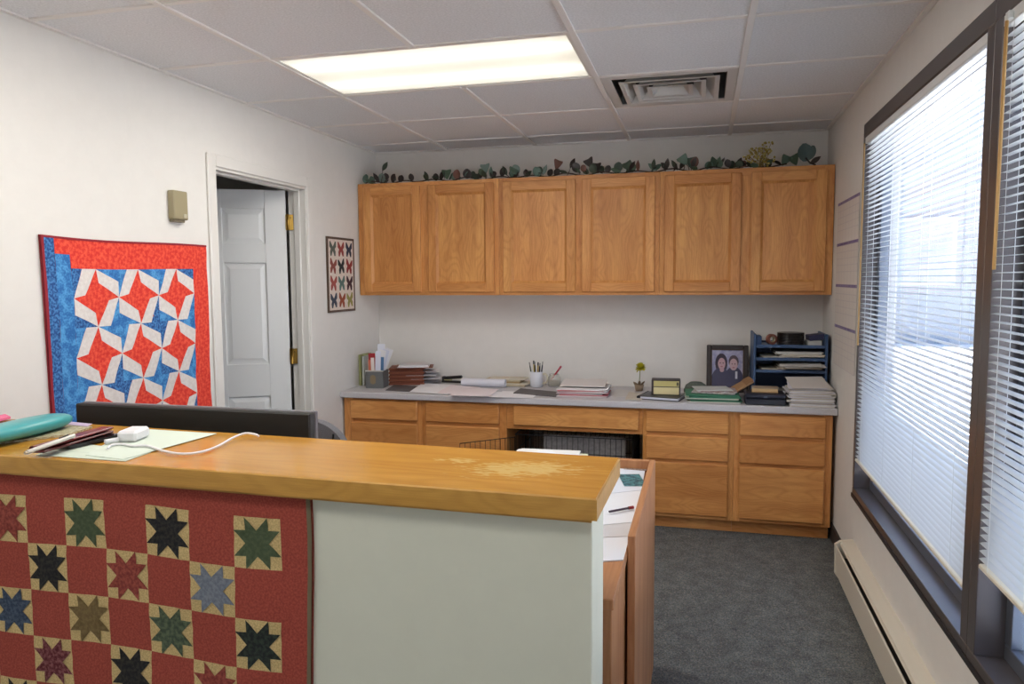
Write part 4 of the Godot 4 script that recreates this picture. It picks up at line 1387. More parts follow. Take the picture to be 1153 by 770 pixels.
	part(cb, "board", cbox(Vector3(0.25, 0.004, 0.2), 0.001), mat(c8(120, 68, 46), 0.6), Vector3(0, 0.003, 0))
	part(cb, "sheet", sheet_mesh(0.21, 0.185, 0.001), mat(c8(228, 228, 232), 0.8), Vector3(-0.005, 0.0058, 0))
	part(cb, "paper_block", sheet_mesh(0.19, 0.17, 0.012), mat(c8(216, 214, 218), 0.8), Vector3(0, 0.0125, -0.005))
	# flat dark folder and loose sheets
	flat("dark_folder", "flat dark grey folder beside the pencil caddy", "folder", [[434, 439], [466, 441], [476, 435], [444, 433]], y, 0.003, mat(c8(86, 82, 84), 0.6))
	var white := mat(c8(240, 238, 242), 0.8)
	var pink := mat(c8(238, 226, 230), 0.8)
	var g := "loose papers on the worktop"
	flat("paper_sheet", "white sheet at the front of the worktop near the caddy", "paper", [[461, 441], [504, 444], [512, 433], [476, 431]], y + 0.0035, 0.001, white, g)
	flat("paper_sheet", "pinkish sheet with grey print on the worktop", "paper", [[492, 442], [529, 445], [541, 436], [508, 433]], y + 0.006, 0.001, pink, g)
	flat("paper_sheet", "pinkish white sheet under the rolled paper", "paper", [[506, 445], [551, 446], [562, 438], [521, 436]], y + 0.0085, 0.0015, pink, g)
	flat("paper_sheet", "small white sheet by the front edge of the worktop", "paper", [[528, 446], [556, 447], [566, 441], [541, 440]], y + 0.0015, 0.001, white, g)
	flat("paper_sheet", "white sheet in front of the dark tray", "paper", [[556, 447], [600, 448], [606, 442], [566, 440]], y + 0.0003, 0.001, white, g)
	# stapler and strap
	var s0 := at_y(510, 430, YC + 0.002)
	var stp := thing("stapler", "black stapler behind the loose papers", "stapler", Vector3(s0.x, y, maxf(s0.z, -4.73)), -0.1)
	part(stp, "base", cbox(Vector3(0.15, 0.012, 0.035), 0.004), mat(c8(34, 34, 36), 0.4), Vector3(0, 0.0065, 0))
	part(stp, "arm", cbox(Vector3(0.14, 0.02, 0.028), 0.006), mat(c8(30, 30, 32), 0.35), Vector3(0.003, 0.035, 0), Vector3(0, 0, 0.1))
	part(stp, "label_band", cbox(Vector3(0.05, 0.006, 0.029), 0.001), mat(c8(180, 174, 130), 0.5), Vector3(-0.03, 0.018, 0))
	part(stp, "hinge", cbox(Vector3(0.018, 0.03, 0.03), 0.003), mat(c8(60, 60, 62), 0.4), Vector3(-0.062, 0.026, 0))

func desk_things_middle() -> void:
	var y := YC + 0.0004
	var tan_ := mat(c8(196, 182, 156), 0.8)
	# tan envelopes behind
	var e := thing("envelope_pile", "pile of tan envelopes lying against the back wall", "envelopes", Vector3(-1.26, y, -4.7))
	for k in 5:
		part(e, "envelope", cbox(Vector3(0.3 - 0.015 * k, 0.009, 0.14 - 0.006 * k), 0.002), [tan_, mat(c8(214, 206, 190), 0.8), mat(c8(172, 148, 104), 0.8)][k % 3], Vector3(0.025 * sin(k * 2.0), 0.0055 + k * 0.0095, 0.006 * cos(k)), Vector3(0, 0.06 * sin(k * 1.7), 0))
	# rolled white paper
	var r0 := at_y(522, 434, YC)
	var r1 := at_y(566, 438, YC)
	var mid := (r0 + r1) / 2
	var rl := thing("paper_roll", "thick white roll of paper in front of the tan envelopes", "paper roll", Vector3(mid.x, y, mid.z - 0.02), 0.0)
	var hl := (r1.x - r0.x) / 2
	var spiral := []
	for k in 40:
		var an := k * 0.42
		var rr := 0.012 + 0.00036 * k
		spiral.append(Vector2(cos(an) * rr, sin(an) * rr))
	part(rl, "sheet", join([[lathe([Vector2(0.021, -hl), Vector2(0.0265, -hl), Vector2(0.0265, hl), Vector2(0.021, hl), Vector2(0.021, -hl)], 24, true), Transform3D(Basis.from_euler(Vector3(0, 0, PI / 2)), Vector3(0, 0.0267, 0))]]), mat(c8(222, 222, 232), 0.7))
	part(rl, "inner_sheet", join([[lathe([Vector2(0.012, -hl * 0.97), Vector2(0.0145, -hl * 0.97), Vector2(0.0145, hl * 0.97), Vector2(0.012, hl * 0.97), Vector2(0.012, -hl * 0.97)], 18, true), Transform3D(Basis.from_euler(Vector3(0, 0, PI / 2)), Vector3(0, 0.022, 0))]]), mat(c8(214, 214, 222), 0.7))
	# dark tray
	flat("dark_tray", "flat charcoal tray in front of the white mug", "tray", [[578, 442], [626, 446], [629, 441], [586, 437]], y, 0.006, mat(c8(84, 78, 80), 0.5))
	# mug with pens
	var m := at_y(602, 437, YC)
	var mug := thing("white_mug", "white mug holding pens and pencils", "mug", Vector3(m.x, y, m.z - 0.055))
	var china := mat(c8(226, 228, 236), 0.25)
	part(mug, "body", lathe([Vector2(0, 0.001), Vector2(0.036, 0.001), Vector2(0.041, 0.006), Vector2(0.042, 0.1), Vector2(0.0405, 0.102), Vector2(0.039, 0.1), Vector2(0.038, 0.008), Vector2(0, 0.007)], 28), china)
	part(mug, "handle", tube(curve([Vector3(0.04, 0.084, 0.0), Vector3(0.062, 0.086, 0.004), Vector3(0.074, 0.066, 0.008), Vector3(0.07, 0.036, 0.008), Vector3(0.042, 0.022, 0.004)], 0.006), 0.006, 8), mat(c8(206, 196, 170), 0.3))
	var pens := [[-0.02, 0.01, -0.16, c8(70, 72, 66), "grey pen leaning left in the white mug", 0.155], [-0.012, -0.012, -0.06, c8(206, 178, 60), "yellow pencil in the white mug", 0.162], [-0.004, 0.016, -0.02, c8(40, 40, 44), "black pen in the white mug", 0.158], [0.006, -0.01, 0.02, c8(186, 150, 48), "ochre pencil in the white mug", 0.152], [0.016, 0.012, 0.07, c8(34, 36, 48), "black pen leaning right in the white mug", 0.15], [0.022, -0.006, 0.12, c8(60, 62, 80), "dark blue pen in the white mug", 0.158]]
	for p in pens:
		var t := thing("pen", p[4], "pen", Vector3(m.x + p[0], y + 0.0085, m.z - 0.055 + p[1]), 0, "pens in the mug")
		var dv := Vector3(sin(p[2]), cos(p[2]), 0)
		part(t, "barrel", tube([Vector3.ZERO, dv * p[5] * 0.86], 0.0042, 8), mat(p[3], 0.4))
		part(t, "cap", tube([dv * p[5] * 0.86, dv * p[5] * 0.99, dv * p[5]], 0.0046, 8), mat(c8(40, 40, 40) if p[3].r > 0.5 else c8(150, 146, 140), 0.35))
	# glass jar with a red pen
	var j := at_y(622, 437, YC)
	var jar := thing("glass_jar", "squat glass jar with a red pen beside the mug", "jar", Vector3(j.x, y, j.z - 0.06))
	var gl := StandardMaterial3D.new()
	gl.albedo_color = Color(0.86, 0.86, 0.82, 0.32)
	gl.transparency = BaseMaterial3D.TRANSPARENCY_ALPHA
	gl.roughness = 0.06
	part(jar, "glass", lathe([Vector2(0, 0.001), Vector2(0.036, 0.001), Vector2(0.043, 0.012), Vector2(0.043, 0.062), Vector2(0.032, 0.074), Vector2(0.033, 0.084), Vector2(0.03, 0.084), Vector2(0.029, 0.073), Vector2(0.039, 0.06), Vector2(0.039, 0.012), Vector2(0, 0.008)], 24), gl)
	part(jar, "contents", lathe([Vector2(0, 0.01), Vector2(0.036, 0.012), Vector2(0.036, 0.04), Vector2(0, 0.046)], 18), mat(c8(176, 168, 158), 0.8))
	var rp := thing("red_pen", "red pen leaning out of the glass jar", "pen", Vector3(j.x - 0.018, y + 0.048, j.z - 0.06))
	part(rp, "barrel", tube([Vector3(0, 0, 0), Vector3(0.048, 0.066, 0)], 0.0055, 8), mat(c8(196, 60, 76), 0.35))
	part(rp, "cap", tube([Vector3(0.048, 0.066, 0), Vector3(0.064, 0.088, 0)], 0.0065, 8), mat(c8(206, 92, 112), 0.35))
	# folders, white with pink edges
	var f0 := Vector3(-0.69, y, -4.42)
	var fp := thing("folder_pile", "pile of white and pink paper folders", "folders", f0, 0.02)
	var cols := [c8(216, 206, 208), c8(204, 116, 124), c8(226, 220, 222), c8(224, 190, 194), c8(228, 224, 224), c8(206, 130, 136), c8(226, 222, 222), c8(230, 226, 224)]
	for k in 8:
		part(fp, "folder", cbox(Vector3(0.3 - 0.012 * (k % 3), 0.005, 0.24 - 0.01 * (k % 2)), 0.001), mat(cols[k], 0.75), Vector3(0.012 * sin(k * 2.1), 0.003 + k * 0.0062, 0.008 * cos(k * 1.3)), Vector3(0, 0.05 * sin(k * 2.7), 0))
	var top := part(fp, "top_folder", cbox(Vector3(0.27, 0.004, 0.22), 0.001), mat(c8(224, 218, 216), 0.75), Vector3(0.0, 0.068, -0.008), Vector3(0.07, 0.03, 0.0))
	top.set_meta("label", "white top folder")
	# small card pile
	var g := "loose papers on the worktop"
	flat("paper_sheet", "small white slip right of the pink folder pile", "paper", [[688, 446], [712, 447], [716, 440], [694, 438]], y, 0.0012, mat(c8(210, 206, 204), 0.8), g)
	flat("paper_sheet", "folded cream slip beside the yellow flower", "paper", [[704, 449], [722, 450], [726, 443], [708, 441]], y + 0.002, 0.004, mat(c8(206, 196, 182), 0.8), g)
	# yellow pompom flower in a tiny pot
	var fl := at_y(719, 441, YC)
	var pot := thing("pompom_flower", "yellow pompom flower on a stem in a small tan pot", "flower", Vector3(fl.x, y, maxf(fl.z - 0.04, -4.72)))
	part(pot, "pot", lathe([Vector2(0, 0.001), Vector2(0.022, 0.001), Vector2(0.03, 0.038), Vector2(0.026, 0.04), Vector2(0.02, 0.03), Vector2(0, 0.03)], 18), mat(c8(150, 130, 108), 0.7))
	part(pot, "stem", tube([Vector3(0, 0.03, 0), Vector3(0.006, 0.14, 0)], 0.0025, 6), mat(c8(120, 130, 70), 0.7))
	var yel := mat(c8(206, 196, 40), 0.8)
	var petal := leaf_mesh(0.026, 0.036, 0.004, 0)
	for k in 44:
		var v := Vector3(rng.randf_range(-1, 1), rng.randf_range(-0.8, 1), rng.randf_range(-1, 1)).normalized()
		var bs := Basis.looking_at(v, Vector3.UP if absf(v.y) < 0.95 else Vector3.RIGHT) * Basis.from_euler(Vector3(-PI / 2, 0, 0))
		var pt := part(pot, "petal", petal, yel)
		pt.transform = Transform3D(bs, Vector3(0.006, 0.143, 0))
	for k in 3:
		part(pot, "dry_leaf", leaf_mesh(0.02, 0.045, 0.01, 1), mat(c8(140, 120, 96), 0.8), Vector3(-0.006 + 0.006 * k, 0.03, 0.006), Vector3(0.3, 0.4 * k, 0.7 - 0.6 * k))
	# two card boxes with cream fronts, on a black and white binder
	var bd := Vector3(-0.215, y, -4.36)
	var bn := thing("binder", "black and white ring binder lying under the cream card box", "binder", bd, -0.22)
	part(bn, "lower_cover", cbox(Vector3(0.235, 0.003, 0.2), 0.001), mat(c8(40, 42, 54), 0.4), Vector3(0, 0.002, 0))
	part(bn, "pages", cbox(Vector3(0.22, 0.012, 0.19), 0.001), mat(c8(214, 216, 228), 0.8), Vector3(0.004, 0.0102, 0.002))
	part(bn, "upper_cover", cbox(Vector3(0.225, 0.003, 0.2), 0.001), mat(c8(52, 54, 62), 0.35), Vector3(-0.002, 0.0185, 0))
	part(bn, "spine", tube([Vector3(-0.118, 0.011, -0.1), Vector3(-0.118, 0.011, 0.1)], 0.0105, 10), mat(c8(36, 38, 46), 0.4))
	var bx := thing("card_box", "black card box with two cream front labels", "box", bd + Vector3(0.015, 0.0205, -0.03), 0.04)
	part(bx, "case", cbox(Vector3(0.165, 0.088, 0.09), 0.003), mat(c8(64, 56, 60), 0.5), Vector3(0, 0.0445, 0))
	part(bx, "front_label", cbox(Vector3(0.145, 0.042, 0.003), 0.0008), mat(c8(222, 208, 158), 0.7), Vector3(0.002, 0.024, 0.0462))
	part(bx, "front_label", cbox(Vector3(0.145, 0.032, 0.003), 0.0008), mat(c8(196, 184, 122), 0.7), Vector3(0.002, 0.066, 0.0462))
	part(bx, "clasp", cbox(Vector3(0.012, 0.02, 0.003), 0.0008), mat(c8(112, 104, 84), 0.4, 0.5), Vector3(0.066, 0.066, 0.0482))

func desk_things_right() -> void:
	var y := YC + 0.0004
	# green folders with magazines on top
	var gp := thing("green_folder_pile", "pile of green folders with magazines on top", "folders", Vector3(0.065, y, -4.36), 0.03)
	var cg := [c8(206, 204, 196), c8(70, 132, 104), c8(58, 112, 90), c8(190, 196, 182), c8(76, 140, 112), c8(62, 120, 94), c8(66, 128, 100)]
	for k in 7:
		part(gp, "folder", cbox(Vector3(0.29 - 0.008 * (k % 3), 0.0058, 0.24), 0.001), mat(cg[k], 0.7), Vector3(0.012 * sin(k * 1.7), 0.0034 + k * 0.0064, 0.006 * cos(k * 2.0)), Vector3(0, 0.04 * sin(k * 2.2), 0))
	var mg := ["greyish magazine on the green folders", "glossy magazine with a brown picture on the green folders", "white leaflet at the top of the green folder pile"]
	var mc := [tex_mat("magazine_a", fabric_texture(101, c8(150, 142, 142), c8(208, 204, 200), 0.03, 1.5), Vector3(4, 4, 4), 0.4), tex_mat("magazine_b", fabric_texture(102, c8(140, 112, 104), c8(206, 200, 206), 0.03, 1.6), Vector3(5, 5, 5), 0.35), mat(c8(206, 208, 206), 0.6)]
	for k in 3:
		solo("magazine", cbox(Vector3(0.24 - 0.02 * k, 0.005, 0.19 - 0.015 * k), 0.001), mc[k], mg[k], "magazine", Vector3(0.075 + 0.015 * sin(k * 2.5), y + 0.0475 + 0.003 + k * 0.0058, -4.36 - 0.01 * k), Vector3(0, -0.12 + 0.16 * k, 0), "magazines on the green folders")
	# dark clutter behind the card box
	var cl := thing("cap", "dark grey green cloth cap behind the green folders", "cap", Vector3(-0.03, y, -4.56))
	part(cl, "crown", lathe([Vector2(0.07, 0.001), Vector2(0.072, 0.025), Vector2(0.06, 0.055), Vector2(0.035, 0.072), Vector2(0, 0.076)], 20), tex_mat("cap_cloth", fabric_texture(103, c8(74, 82, 76), c8(120, 126, 116), 0.12), Vector3(6, 6, 6), 0.95))
	part(cl, "brim", join([[prism(rrect(0.1, 0.06, 0.028), 0.004), Transform3D(Basis.from_euler(Vector3(-PI / 2, 0, 0)), Vector3(-0.05, 0.006, 0.05))]]), mat(c8(70, 76, 72), 0.9))
	# framed photograph of two people
	var pa := at_z(796, 386, -4.69)
	var pb := at_z(843, 387, -4.69)
	var w := pb.x - pa.x
	var hh := 0.29
	var lean := -0.19
	var fr := thing("picture_frame", "dark framed portrait of two people leaning by the blue tray", "picture frame", Vector3((pa.x + pb.x) / 2, y, -4.65))
	fr.rotation.x = lean
	part(fr, "frame", frame(w, hh, 0.028, 0.018, 0.004), mat(c8(48, 38, 36), 0.4), Vector3(0, hh / 2 + 0.002, 0.006))
	part(fr, "inner_lip", frame(w - 0.052, hh - 0.052, 0.006, 0.006, 0.001), mat(c8(92, 72, 60), 0.5), Vector3(0, hh / 2 + 0.002, 0.003))
	var pic := StandardMaterial3D.new()
	pic.albedo_texture = portrait()
	pic.roughness = 0.2
	var qm := QuadMesh.new()
	qm.size = Vector2(w - 0.056, hh - 0.056)
	part(fr, "print", qm, pic, Vector3(0, hh / 2 + 0.002, -0.004))
	part(fr, "back", cbox(Vector3(w - 0.02, hh - 0.02, 0.006), 0.001), mat(c8(60, 50, 44), 0.7), Vector3(0, hh / 2 + 0.002, -0.0085))
	# tan padded envelope leaning against the pile and a navy case with a book
	var env := thing("tan_envelope", "tan paper envelope propped beside the navy case", "envelope", Vector3(0.232, y + 0.0, -4.45))
	part(env, "sleeve", cbox(Vector3(0.12, 0.012, 0.11), 0.004), mat(c8(168, 130, 92), 0.7), Vector3(0.0, 0.078, 0.0), Vector3(0.1, 0.2, 0.55))
	part(env, "flap", cbox(Vector3(0.05, 0.004, 0.108), 0.001), mat(c8(152, 114, 80), 0.7), Vector3(0.028, 0.104, 0.0), Vector3(0.1, 0.2, 0.55))
	env.rotation.y = 0.0
	var nc := thing("navy_case", "dark navy case at the front of the worktop", "case", Vector3(0.343, y, -4.3), 0.0)
	var navy := mat(c8(34, 38, 52), 0.45)
	part(nc, "base", cbox(Vector3(0.212, 0.034, 0.16), 0.005), navy, Vector3(0, 0.0175, 0))
	part(nc, "lid", cbox(Vector3(0.214, 0.026, 0.162), 0.007), mat(c8(38, 42, 58), 0.4), Vector3(0, 0.05, 0))
	part(nc, "catch", cbox(Vector3(0.02, 0.012, 0.003), 0.001), mat(c8(96, 104, 122), 0.3, 0.6), Vector3(0, 0.046, 0.0825))
	var tb := thing("tan_book", "small tan book lying on the navy case", "book", Vector3(0.345, y + 0.0635, -4.315), -0.05)
	part(tb, "lower_cover", cbox(Vector3(0.14, 0.003, 0.1), 0.0008), mat(c8(186, 146, 96), 0.6), Vector3(0, 0.002, 0))
	part(tb, "pages", cbox(Vector3(0.134, 0.018, 0.096), 0.0005), mat(c8(198, 168, 124), 0.8), Vector3(0, 0.0126, 0.001))
	part(tb, "upper_cover", cbox(Vector3(0.14, 0.003, 0.1), 0.0008), mat(c8(170, 150, 128), 0.6), Vector3(0, 0.0232, 0))
	paper_tray()
	# the right-hand paper stack
	var ps := thing("paper_stack", "tall stack of white papers at the window end of the worktop", "paper stack", Vector3(0.583, y, -4.32), 0.03)
	for k in 13:
		var wv := 0.225 + 0.012 * sin(k * 1.9)
		part(ps, "bundle", cbox(Vector3(wv, 0.0062, 0.222), 0.0008), mat([c8(214, 208, 202), c8(222, 220, 224), c8(196, 188, 180), c8(218, 216, 222)][k % 4], 0.8), Vector3(-0.006 + 0.008 * sin(k * 2.6), 0.0036 + k * 0.0066, 0.006 * cos(k * 1.4) - 0.0006 * k), Vector3(0, 0.035 * sin(k * 1.3), 0))
	for k in 4:
		part(ps, "loose_sheet", cbox(Vector3(0.2, 0.0012, 0.2), 0), mat(c8(224, 222, 230) if k % 2 == 0 else c8(214, 208, 204), 0.8), Vector3(-0.01 + 0.012 * sin(k * 2.0), 0.0985 + k * 0.007, -0.004), Vector3(0.1 + 0.03 * k, 0.1 * sin(k * 2.4), 0.02))
	var cam := thing("headset", "black coiled headset cord beside the tall paper stack", "cord", Vector3(0.458, y, -4.27))
	var coil := []
	for k in 40:
		var a := k * 0.55
		coil.append(Vector3(cos(a) * 0.0085, 0.006 + 0.0016 * k, sin(a) * 0.032))
	part(cam, "cord", tube(curve(coil, 0.008), 0.0035, 6), mat(c8(26, 26, 28), 0.5))

func portrait() -> ImageTexture:
	var nn := noise(61, 0.04, 2)
	return bake(120, 150, func(x: int, y: int) -> Color:
		var u := x / 120.0
		var v := y / 150.0
		var c := c8(150, 150, 186).lerp(c8(182, 178, 204), clampf(0.5 + nn.get_noise_2d(x, y) * 1.2, 0, 1))
		var el := func(cx: float, cy: float, rx: float, ry: float) -> bool: return pow((u - cx) / rx, 2) + pow((v - cy) / ry, 2) < 1.0
		# right figure
		if el.call(0.70, 0.80, 0.30, 0.36):
			c = c8(66, 64, 92)
			if absf(u - 0.78) < 0.035 and v > 0.56 and v < 0.76:
				c = c8(206, 206, 220)
		if el.call(0.69, 0.31, 0.155, 0.17):
			c = c8(86, 72, 82)
		if el.call(0.69, 0.385, 0.125, 0.155):
			c = c8(196, 164, 170)
		# left figure
		if el.call(0.31, 0.36, 0.19, 0.26):
			c = c8(62, 52, 68)
		if el.call(0.30, 0.84, 0.31, 0.37):
			c = c8(70, 66, 96)
		if el.call(0.32, 0.37, 0.115, 0.155):
			c = c8(198, 160, 168)
		if el.call(0.33, 0.53, 0.07, 0.06):
			c = c8(190, 152, 160)
		for e in [[0.275, 0.35], [0.365, 0.35], [0.645, 0.37], [0.735, 0.37]]:
			if el.call(e[0], e[1], 0.02, 0.012):
				c = c8(70, 56, 66)
		for e in [[0.32, 0.445], [0.69, 0.465]]:
			if el.call(e[0], e[1], 0.04, 0.012):
				c = c8(160, 92, 104)
		return c)

func paper_tray() -> void:
	var y := YC + 0.0004
	var x0 := 0.29
	var x1 := 0.69
	var zf := -4.45
	var zb := -4.76
	var blue := mat(c8(56, 84, 124), 0.4)
	var t := thing("letter_tray", "blue four-tier letter tray in the corner by the window", "letter tray", Vector3((x0 + x1) / 2, y, (zf + zb) / 2))
	var w := x1 - x0
	var d := zf - zb
	var h := 0.375
	var lv := [0.0, 0.152, 0.222, 0.296]
	for s in [-1, 1]:
		part(t, "side", cbox(Vector3(0.014, h, d), 0.003), blue, Vector3(s * (w / 2 - 0.007), h / 2 + 0.0005, 0))
	part(t, "back", cbox(Vector3(w - 0.028, h - 0.06, 0.006), 0.001), mat(c8(44, 66, 102), 0.45), Vector3(0, (h - 0.06) / 2, -d / 2 + 0.004))
	for k in lv.size():
		part(t, "shelf", cbox(Vector3(w - 0.029, 0.008, d - 0.012), 0.001), blue, Vector3(0, lv[k] + 0.005, 0.004))
		part(t, "lip", cbox(Vector3(w - 0.029, 0.018, 0.006), 0.002), blue, Vector3(0, lv[k] + 0.01, d / 2 - 0.002))
	var base := Vector3((x0 + x1) / 2, y, (zf + zb) / 2 + 0.015)
	var g := "papers in the letter tray"
	var cont := [[0.296 - 0.074, [[-0.06, 0.2, c8(196, 190, 178)], [0.06, 0.24, c8(210, 204, 190)], [0.04, 0.25, c8(214, 214, 210)]], "papers on the third shelf of the blue tray"], [0.152, [[-0.1, 0.13, c8(188, 178, 164)], [0.05, 0.24, c8(196, 184, 170)], [0.06, 0.25, c8(180, 172, 160)]], "papers on the second shelf of the blue tray"], [0.0, [[-0.02, 0.3, c8(170, 170, 168)], [0.03, 0.28, c8(190, 186, 176)]], "papers on the bottom shelf of the blue tray"]]
	for c in cont:
		var p := thing("tray_papers", c[2], "papers", base + Vector3(0, c[0] + 0.0095, 0.0), 0, g)
		var yy := 0.0
		for s in c[1]:
			for k in 2:
				part(p, "sheet", cbox(Vector3(s[1], 0.006, 0.24), 0.001), mat(s[2], 0.8), Vector3(s[0] + 0.008 * k, yy + 0.0037, 0.02 - 0.004 * k), Vector3(0, 0.05 * sin(yy * 900 + k), 0))
				yy += 0.0072
	# sheets hanging over the front of the shelves
	var hang := thing("drooping_papers", "white papers drooping from the blue tray over the stack", "papers", base + Vector3(0.06, 0.152 + 0.0095 + 0.046, 0.0))
	for k in 2:
		part(hang, "sheet", cbox(Vector3(0.22, 0.002, 0.22), 0.0005), mat(c8(214, 212, 208), 0.8), Vector3(0.008 * k, -0.004 * k - 0.001, 0.10), Vector3(0.05 + 0.03 * k, -0.12 + 0.2 * k, 0.02))
	var ty := y + 0.296 + 0.0095
	# spindle of discs
	var sp := at_z(890, 386, -4.56)
	var cs := thing("disc_spindle", "black spindle of discs on top of the blue tray", "disc spindle", Vector3(sp.x, ty, -4.56))
	for k in 9:
		part(cs, "disc", lathe([Vector2(0, 0), Vector2(0.074, 0), Vector2(0.0755, 0.0035), Vector2(0.074, 0.007), Vector2(0, 0.007)], 32, true), mat(c8(30, 28, 30), 0.25), Vector3(0, 0.004 + k * 0.0078, 0))
	part(cs, "base", lathe([Vector2(0, 0), Vector2(0.072, 0), Vector2(0.072, 0.0035), Vector2(0, 0.0035)], 32, true), mat(c8(16, 16, 18), 0.4))
	var rb := at_z(869, 383, -4.55)
	var ro := thing("tape_roll", "brownish red tape roll on top of the blue tray", "tape roll", Vector3(rb.x, ty, -4.57), 0.5)
	part(ro, "tape", join([[lathe([Vector2(0.018, -0.012), Vector2(0.031, -0.012), Vector2(0.031, 0.012), Vector2(0.018, 0.012), Vector2(0.018, -0.012)], 26, true), Transform3D(Basis.from_euler(Vector3(PI / 2, 0, 0)), Vector3(0, 0.0315, 0))]]), mat(c8(150, 96, 82), 0.45))
	part(ro, "core", join([[lathe([Vector2(0.0155, -0.0115), Vector2(0.0179, -0.0115), Vector2(0.0179, 0.0115), Vector2(0.0155, 0.0115), Vector2(0.0155, -0.0115)], 26, true), Transform3D(Basis.from_euler(Vector3(PI / 2, 0, 0)), Vector3(0, 0.0315, 0))]]), mat(c8(196, 180, 150), 0.7))
	var bb := at_z(921, 385, -4.55)
	var bo := thing("blue_box", "small navy and white box on top of the blue tray", "box", Vector3(minf(bb.x, 0.635), ty, -4.56), 0.1)
	part(bo, "carton", cbox(Vector3(0.085, 0.032, 0.1), 0.002), mat(c8(52, 54, 88), 0.5), Vector3(0, 0.0495, 0), Vector3(0, 0, 0.12))
	part(bo, "tray", cbox(Vector3(0.075, 0.03, 0.09), 0.002), mat(c8(204, 204, 200), 0.6), Vector3(-0.01, 0.0155, 0))
	var st := thing("spare_paper", "white sheets under the disc spindle's neighbours on the tray top", "paper", Vector3(0.33, ty, -4.6))
	part(st, "sheet", cbox(Vector3(0.03, 0.05, 0.12), 0.002), mat(c8(66, 96, 140), 0.5), Vector3(-0.005, 0.026, 0))
	st.set_meta("label", "small blue booklet standing at the tray's top corner")
	st.set_meta("category", "booklet")
	st.name = "blue_booklet"

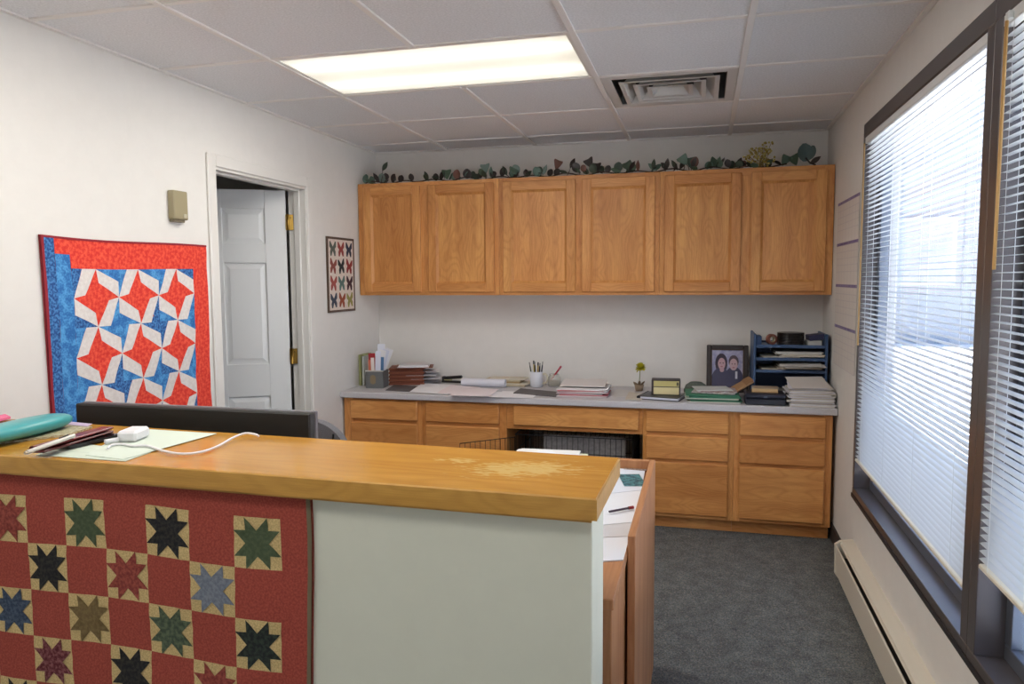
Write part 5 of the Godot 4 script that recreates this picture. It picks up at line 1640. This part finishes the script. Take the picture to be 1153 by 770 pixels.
# ---------------------------------------------------------------- things on the reception counter
func counter_things() -> void:
	var y := YT + 0.0006
	# patterned card at the left
	var pat := tex_mat("pattern_card", fabric_texture(121, c8(150, 130, 96), c8(196, 196, 168), 0.06, 1.6), Vector3(6, 6, 6), 0.5)
	flat("patterned_folder", "tan patterned folder with a lilac edge on the counter", "folder", [[-60, 486], [28, 472], [104, 480], [76, 489], [-40, 502]], y, 0.005, pat)
	flat("lilac_card", "lilac card lying on the tan patterned folder", "card", [[22, 472], [30, 470], [104, 477], [98, 480]], y + 0.0055, 0.001, mat(c8(190, 172, 200), 0.6))
	flat("pink_note", "bright pink note by the teal case", "note", [[-24, 472], [6, 466], [12, 469], [-18, 476]], y + 0.0055, 0.006, mat(c8(236, 120, 160), 0.7))
	# pale green ruled sheets
	var ruled := noise(2, 0.1, 1)
	var rt := bake(64, 64, func(x: int, yy: int) -> Color:
		return c8(176, 192, 182) if yy % 16 < 1 else c8(204, 214, 200))
	var rm := tex_mat("ruled_sheet", rt, Vector3(7, 7, 7), 0.7)
	flat("ruled_sheet", "pale green ruled sheet under the black phone", "paper", [[40, 512], [141, 519], [170, 509], [84, 498]], y, 0.001, rm)
	flat("ruled_sheet", "pale green ruled sheet under the white charger", "paper", [[96, 512], [138, 517], [244, 488], [150, 482]], y + 0.0014, 0.001, mat(c8(206, 216, 204), 0.7))
	# teal zip case: a soft flattened capsule
	var a := at_y(-22, 506, YT)
	var b := at_y(72, 482, YT)
	var mid := (a + b) / 2
	var dv := b - a
	var ln := dv.length()
	var tc := thing("teal_case", "glossy teal soft case on the counter", "case", Vector3(mid.x, y + 0.0058, mid.z), atan2(dv.x, dv.z))
	part(tc, "shell", pod(ln * 0.5 + 0.01, 0.05, 0.022), mat(c8(70, 160, 164), 0.28), Vector3(0, 0.022, 0))
	part(tc, "zip", tube(curve([Vector3(0.0505, 0.022, -ln * 0.36), Vector3(0.0515, 0.022, 0), Vector3(0.049, 0.022, ln * 0.36)], 0.02), 0.002, 6), mat(c8(36, 92, 100), 0.5))
	# black phone
	var p0 := at_y(97, 499, YT)
	var ph := thing("phone", "black phone half under the maroon wallet", "phone", Vector3(p0.x, y + 0.003, p0.z), -0.12)
	part(ph, "body", join([[prism(rrect(0.074, 0.15, 0.01), 0.008), Transform3D(Basis.from_euler(Vector3(-PI / 2, 0, 0)), Vector3(0, 0.008, 0))]]), mat(c8(34, 30, 34), 0.3))
	part(ph, "screen", join([[prism(rrect(0.068, 0.14, 0.006), 0.0008), Transform3D(Basis.from_euler(Vector3(-PI / 2, 0, 0)), Vector3(0, 0.0089, 0))]]), mat(c8(16, 14, 18), 0.1))
	# maroon wallet
	var m0 := at_y(42, 507, YT + 0.02)
	var m1 := at_y(122, 484, YT + 0.02)
	var md := m1 - m0
	var wl := thing("maroon_wallet", "long glossy maroon wallet beside the white pen", "wallet", Vector3((m0.x + m1.x) / 2, y + 0.0125, (m0.z + m1.z) / 2), atan2(md.x, md.z))
	part(wl, "lower_cover", cbox(Vector3(0.034, 0.006, md.length()), 0.002), mat(c8(96, 26, 30), 0.3), Vector3(-0.0, 0.0035, 0))
	part(wl, "upper_cover", cbox(Vector3(0.034, 0.006, md.length()), 0.002), mat(c8(112, 30, 34), 0.28), Vector3(-0.0, 0.0135, 0))
	part(wl, "fold", tube([Vector3(0.014, 0.0085, -md.length() / 2), Vector3(0.014, 0.0085, md.length() / 2)], 0.008, 10), mat(c8(120, 34, 38), 0.28))
	# white pen
	var w0 := at_y(30, 509, YT + 0.036)
	var w1 := at_y(83, 490, YT + 0.036)
	var pn := thing("white_pen", "white pen with a dark clip on the maroon wallet", "pen", (w0 + w1) / 2)
	var hv := (w1 - w0) / 2
	pn.position.y = y + 0.0125 + 0.0168 + 0.0052
	hv.y = 0
	part(pn, "barrel", tube([-hv, hv], 0.005, 12), mat(c8(228, 224, 216), 0.3))
	part(pn, "clip", tube([hv * 0.35 + Vector3(0, 0.006, 0), hv * 0.75 + Vector3(0, 0.0065, 0)], 0.0016, 6), mat(c8(60, 56, 60), 0.3, 0.5))
	part(pn, "tip", tube([-hv * 1.07, -hv], 0.003, 8), mat(c8(214, 196, 170), 0.4))
	# white charger and its cord
	var q0 := at_y(141, 498, YT)
	var chg := thing("charger", "white charger block with plug on the green sheet", "charger", Vector3(q0.x, y + 0.0028, q0.z), 0.25)
	var wh := mat(c8(232, 230, 234), 0.3)
	part(chg, "block", cbox(Vector3(0.05, 0.028, 0.075), 0.006), wh, Vector3(0.012, 0.0142, -0.02))
	part(chg, "plug", cbox(Vector3(0.012, 0.008, 0.028), 0.003), wh, Vector3(-0.02, 0.007, 0.032), Vector3(0, -0.7, 0))
	part(chg, "plug_collar", tube([Vector3(-0.008, 0.008, 0.018), Vector3(-0.028, 0.0075, 0.042)], 0.0058, 10), mat(c8(222, 220, 224), 0.35))
	var cpx := [[121, 505], [126, 501], [137, 500], [150, 502], [166, 502], [185, 508], [205, 511], [226, 509], [246, 502], [262, 493], [276, 488], [287, 489], [291, 491]]
	var pts := []
	for k in cpx.size():
		var yy := YT + 0.0068
		if k > 8:
			yy += [0.004, 0.008, 0.008, 0.0][k - 9]
		pts.append(at_y(cpx[k][0], cpx[k][1], yy))
	var cord := part(chg, "cord", tube(curve(pts, 0.01), 0.0031, 8), wh)
	cord.transform = chg.transform.affine_inverse()

func pod(hl: float, hw: float, hh: float) -> ArrayMesh:
	# rounded flattened pod, long axis z
	var st := SurfaceTool.new()
	st.begin(Mesh.PRIMITIVE_TRIANGLES)
	st.set_smooth_group(0)
	var nu := 20
	var nv := 14
	var f := func(i: int, j: int) -> Vector3:
		var a := PI * i / nu - PI / 2
		var b := TAU * j / nv
		var ca := pow(absf(cos(a)), 0.55)
		var sb := sin(b)
		var cb := cos(b)
		return Vector3(signf(cb) * pow(absf(cb), 0.8) * ca * hw, signf(sb) * pow(absf(sb), 0.8) * ca * hh, signf(sin(a)) * pow(absf(sin(a)), 0.8) * hl)
	for i in nu:
		for j in nv:
			var l := (j + 1) % nv
			var p: Vector3 = f.call(i, j)
			var q: Vector3 = f.call(i, l)
			var r: Vector3 = f.call(i + 1, l)
			var s: Vector3 = f.call(i + 1, j)
			if i > 0:
				st.add_vertex(p); st.add_vertex(q); st.add_vertex(r)
			if i < nu - 1:
				st.add_vertex(p); st.add_vertex(r); st.add_vertex(s)
			elif i == nu - 1:
				pass
	st.index()
	return fin(st)
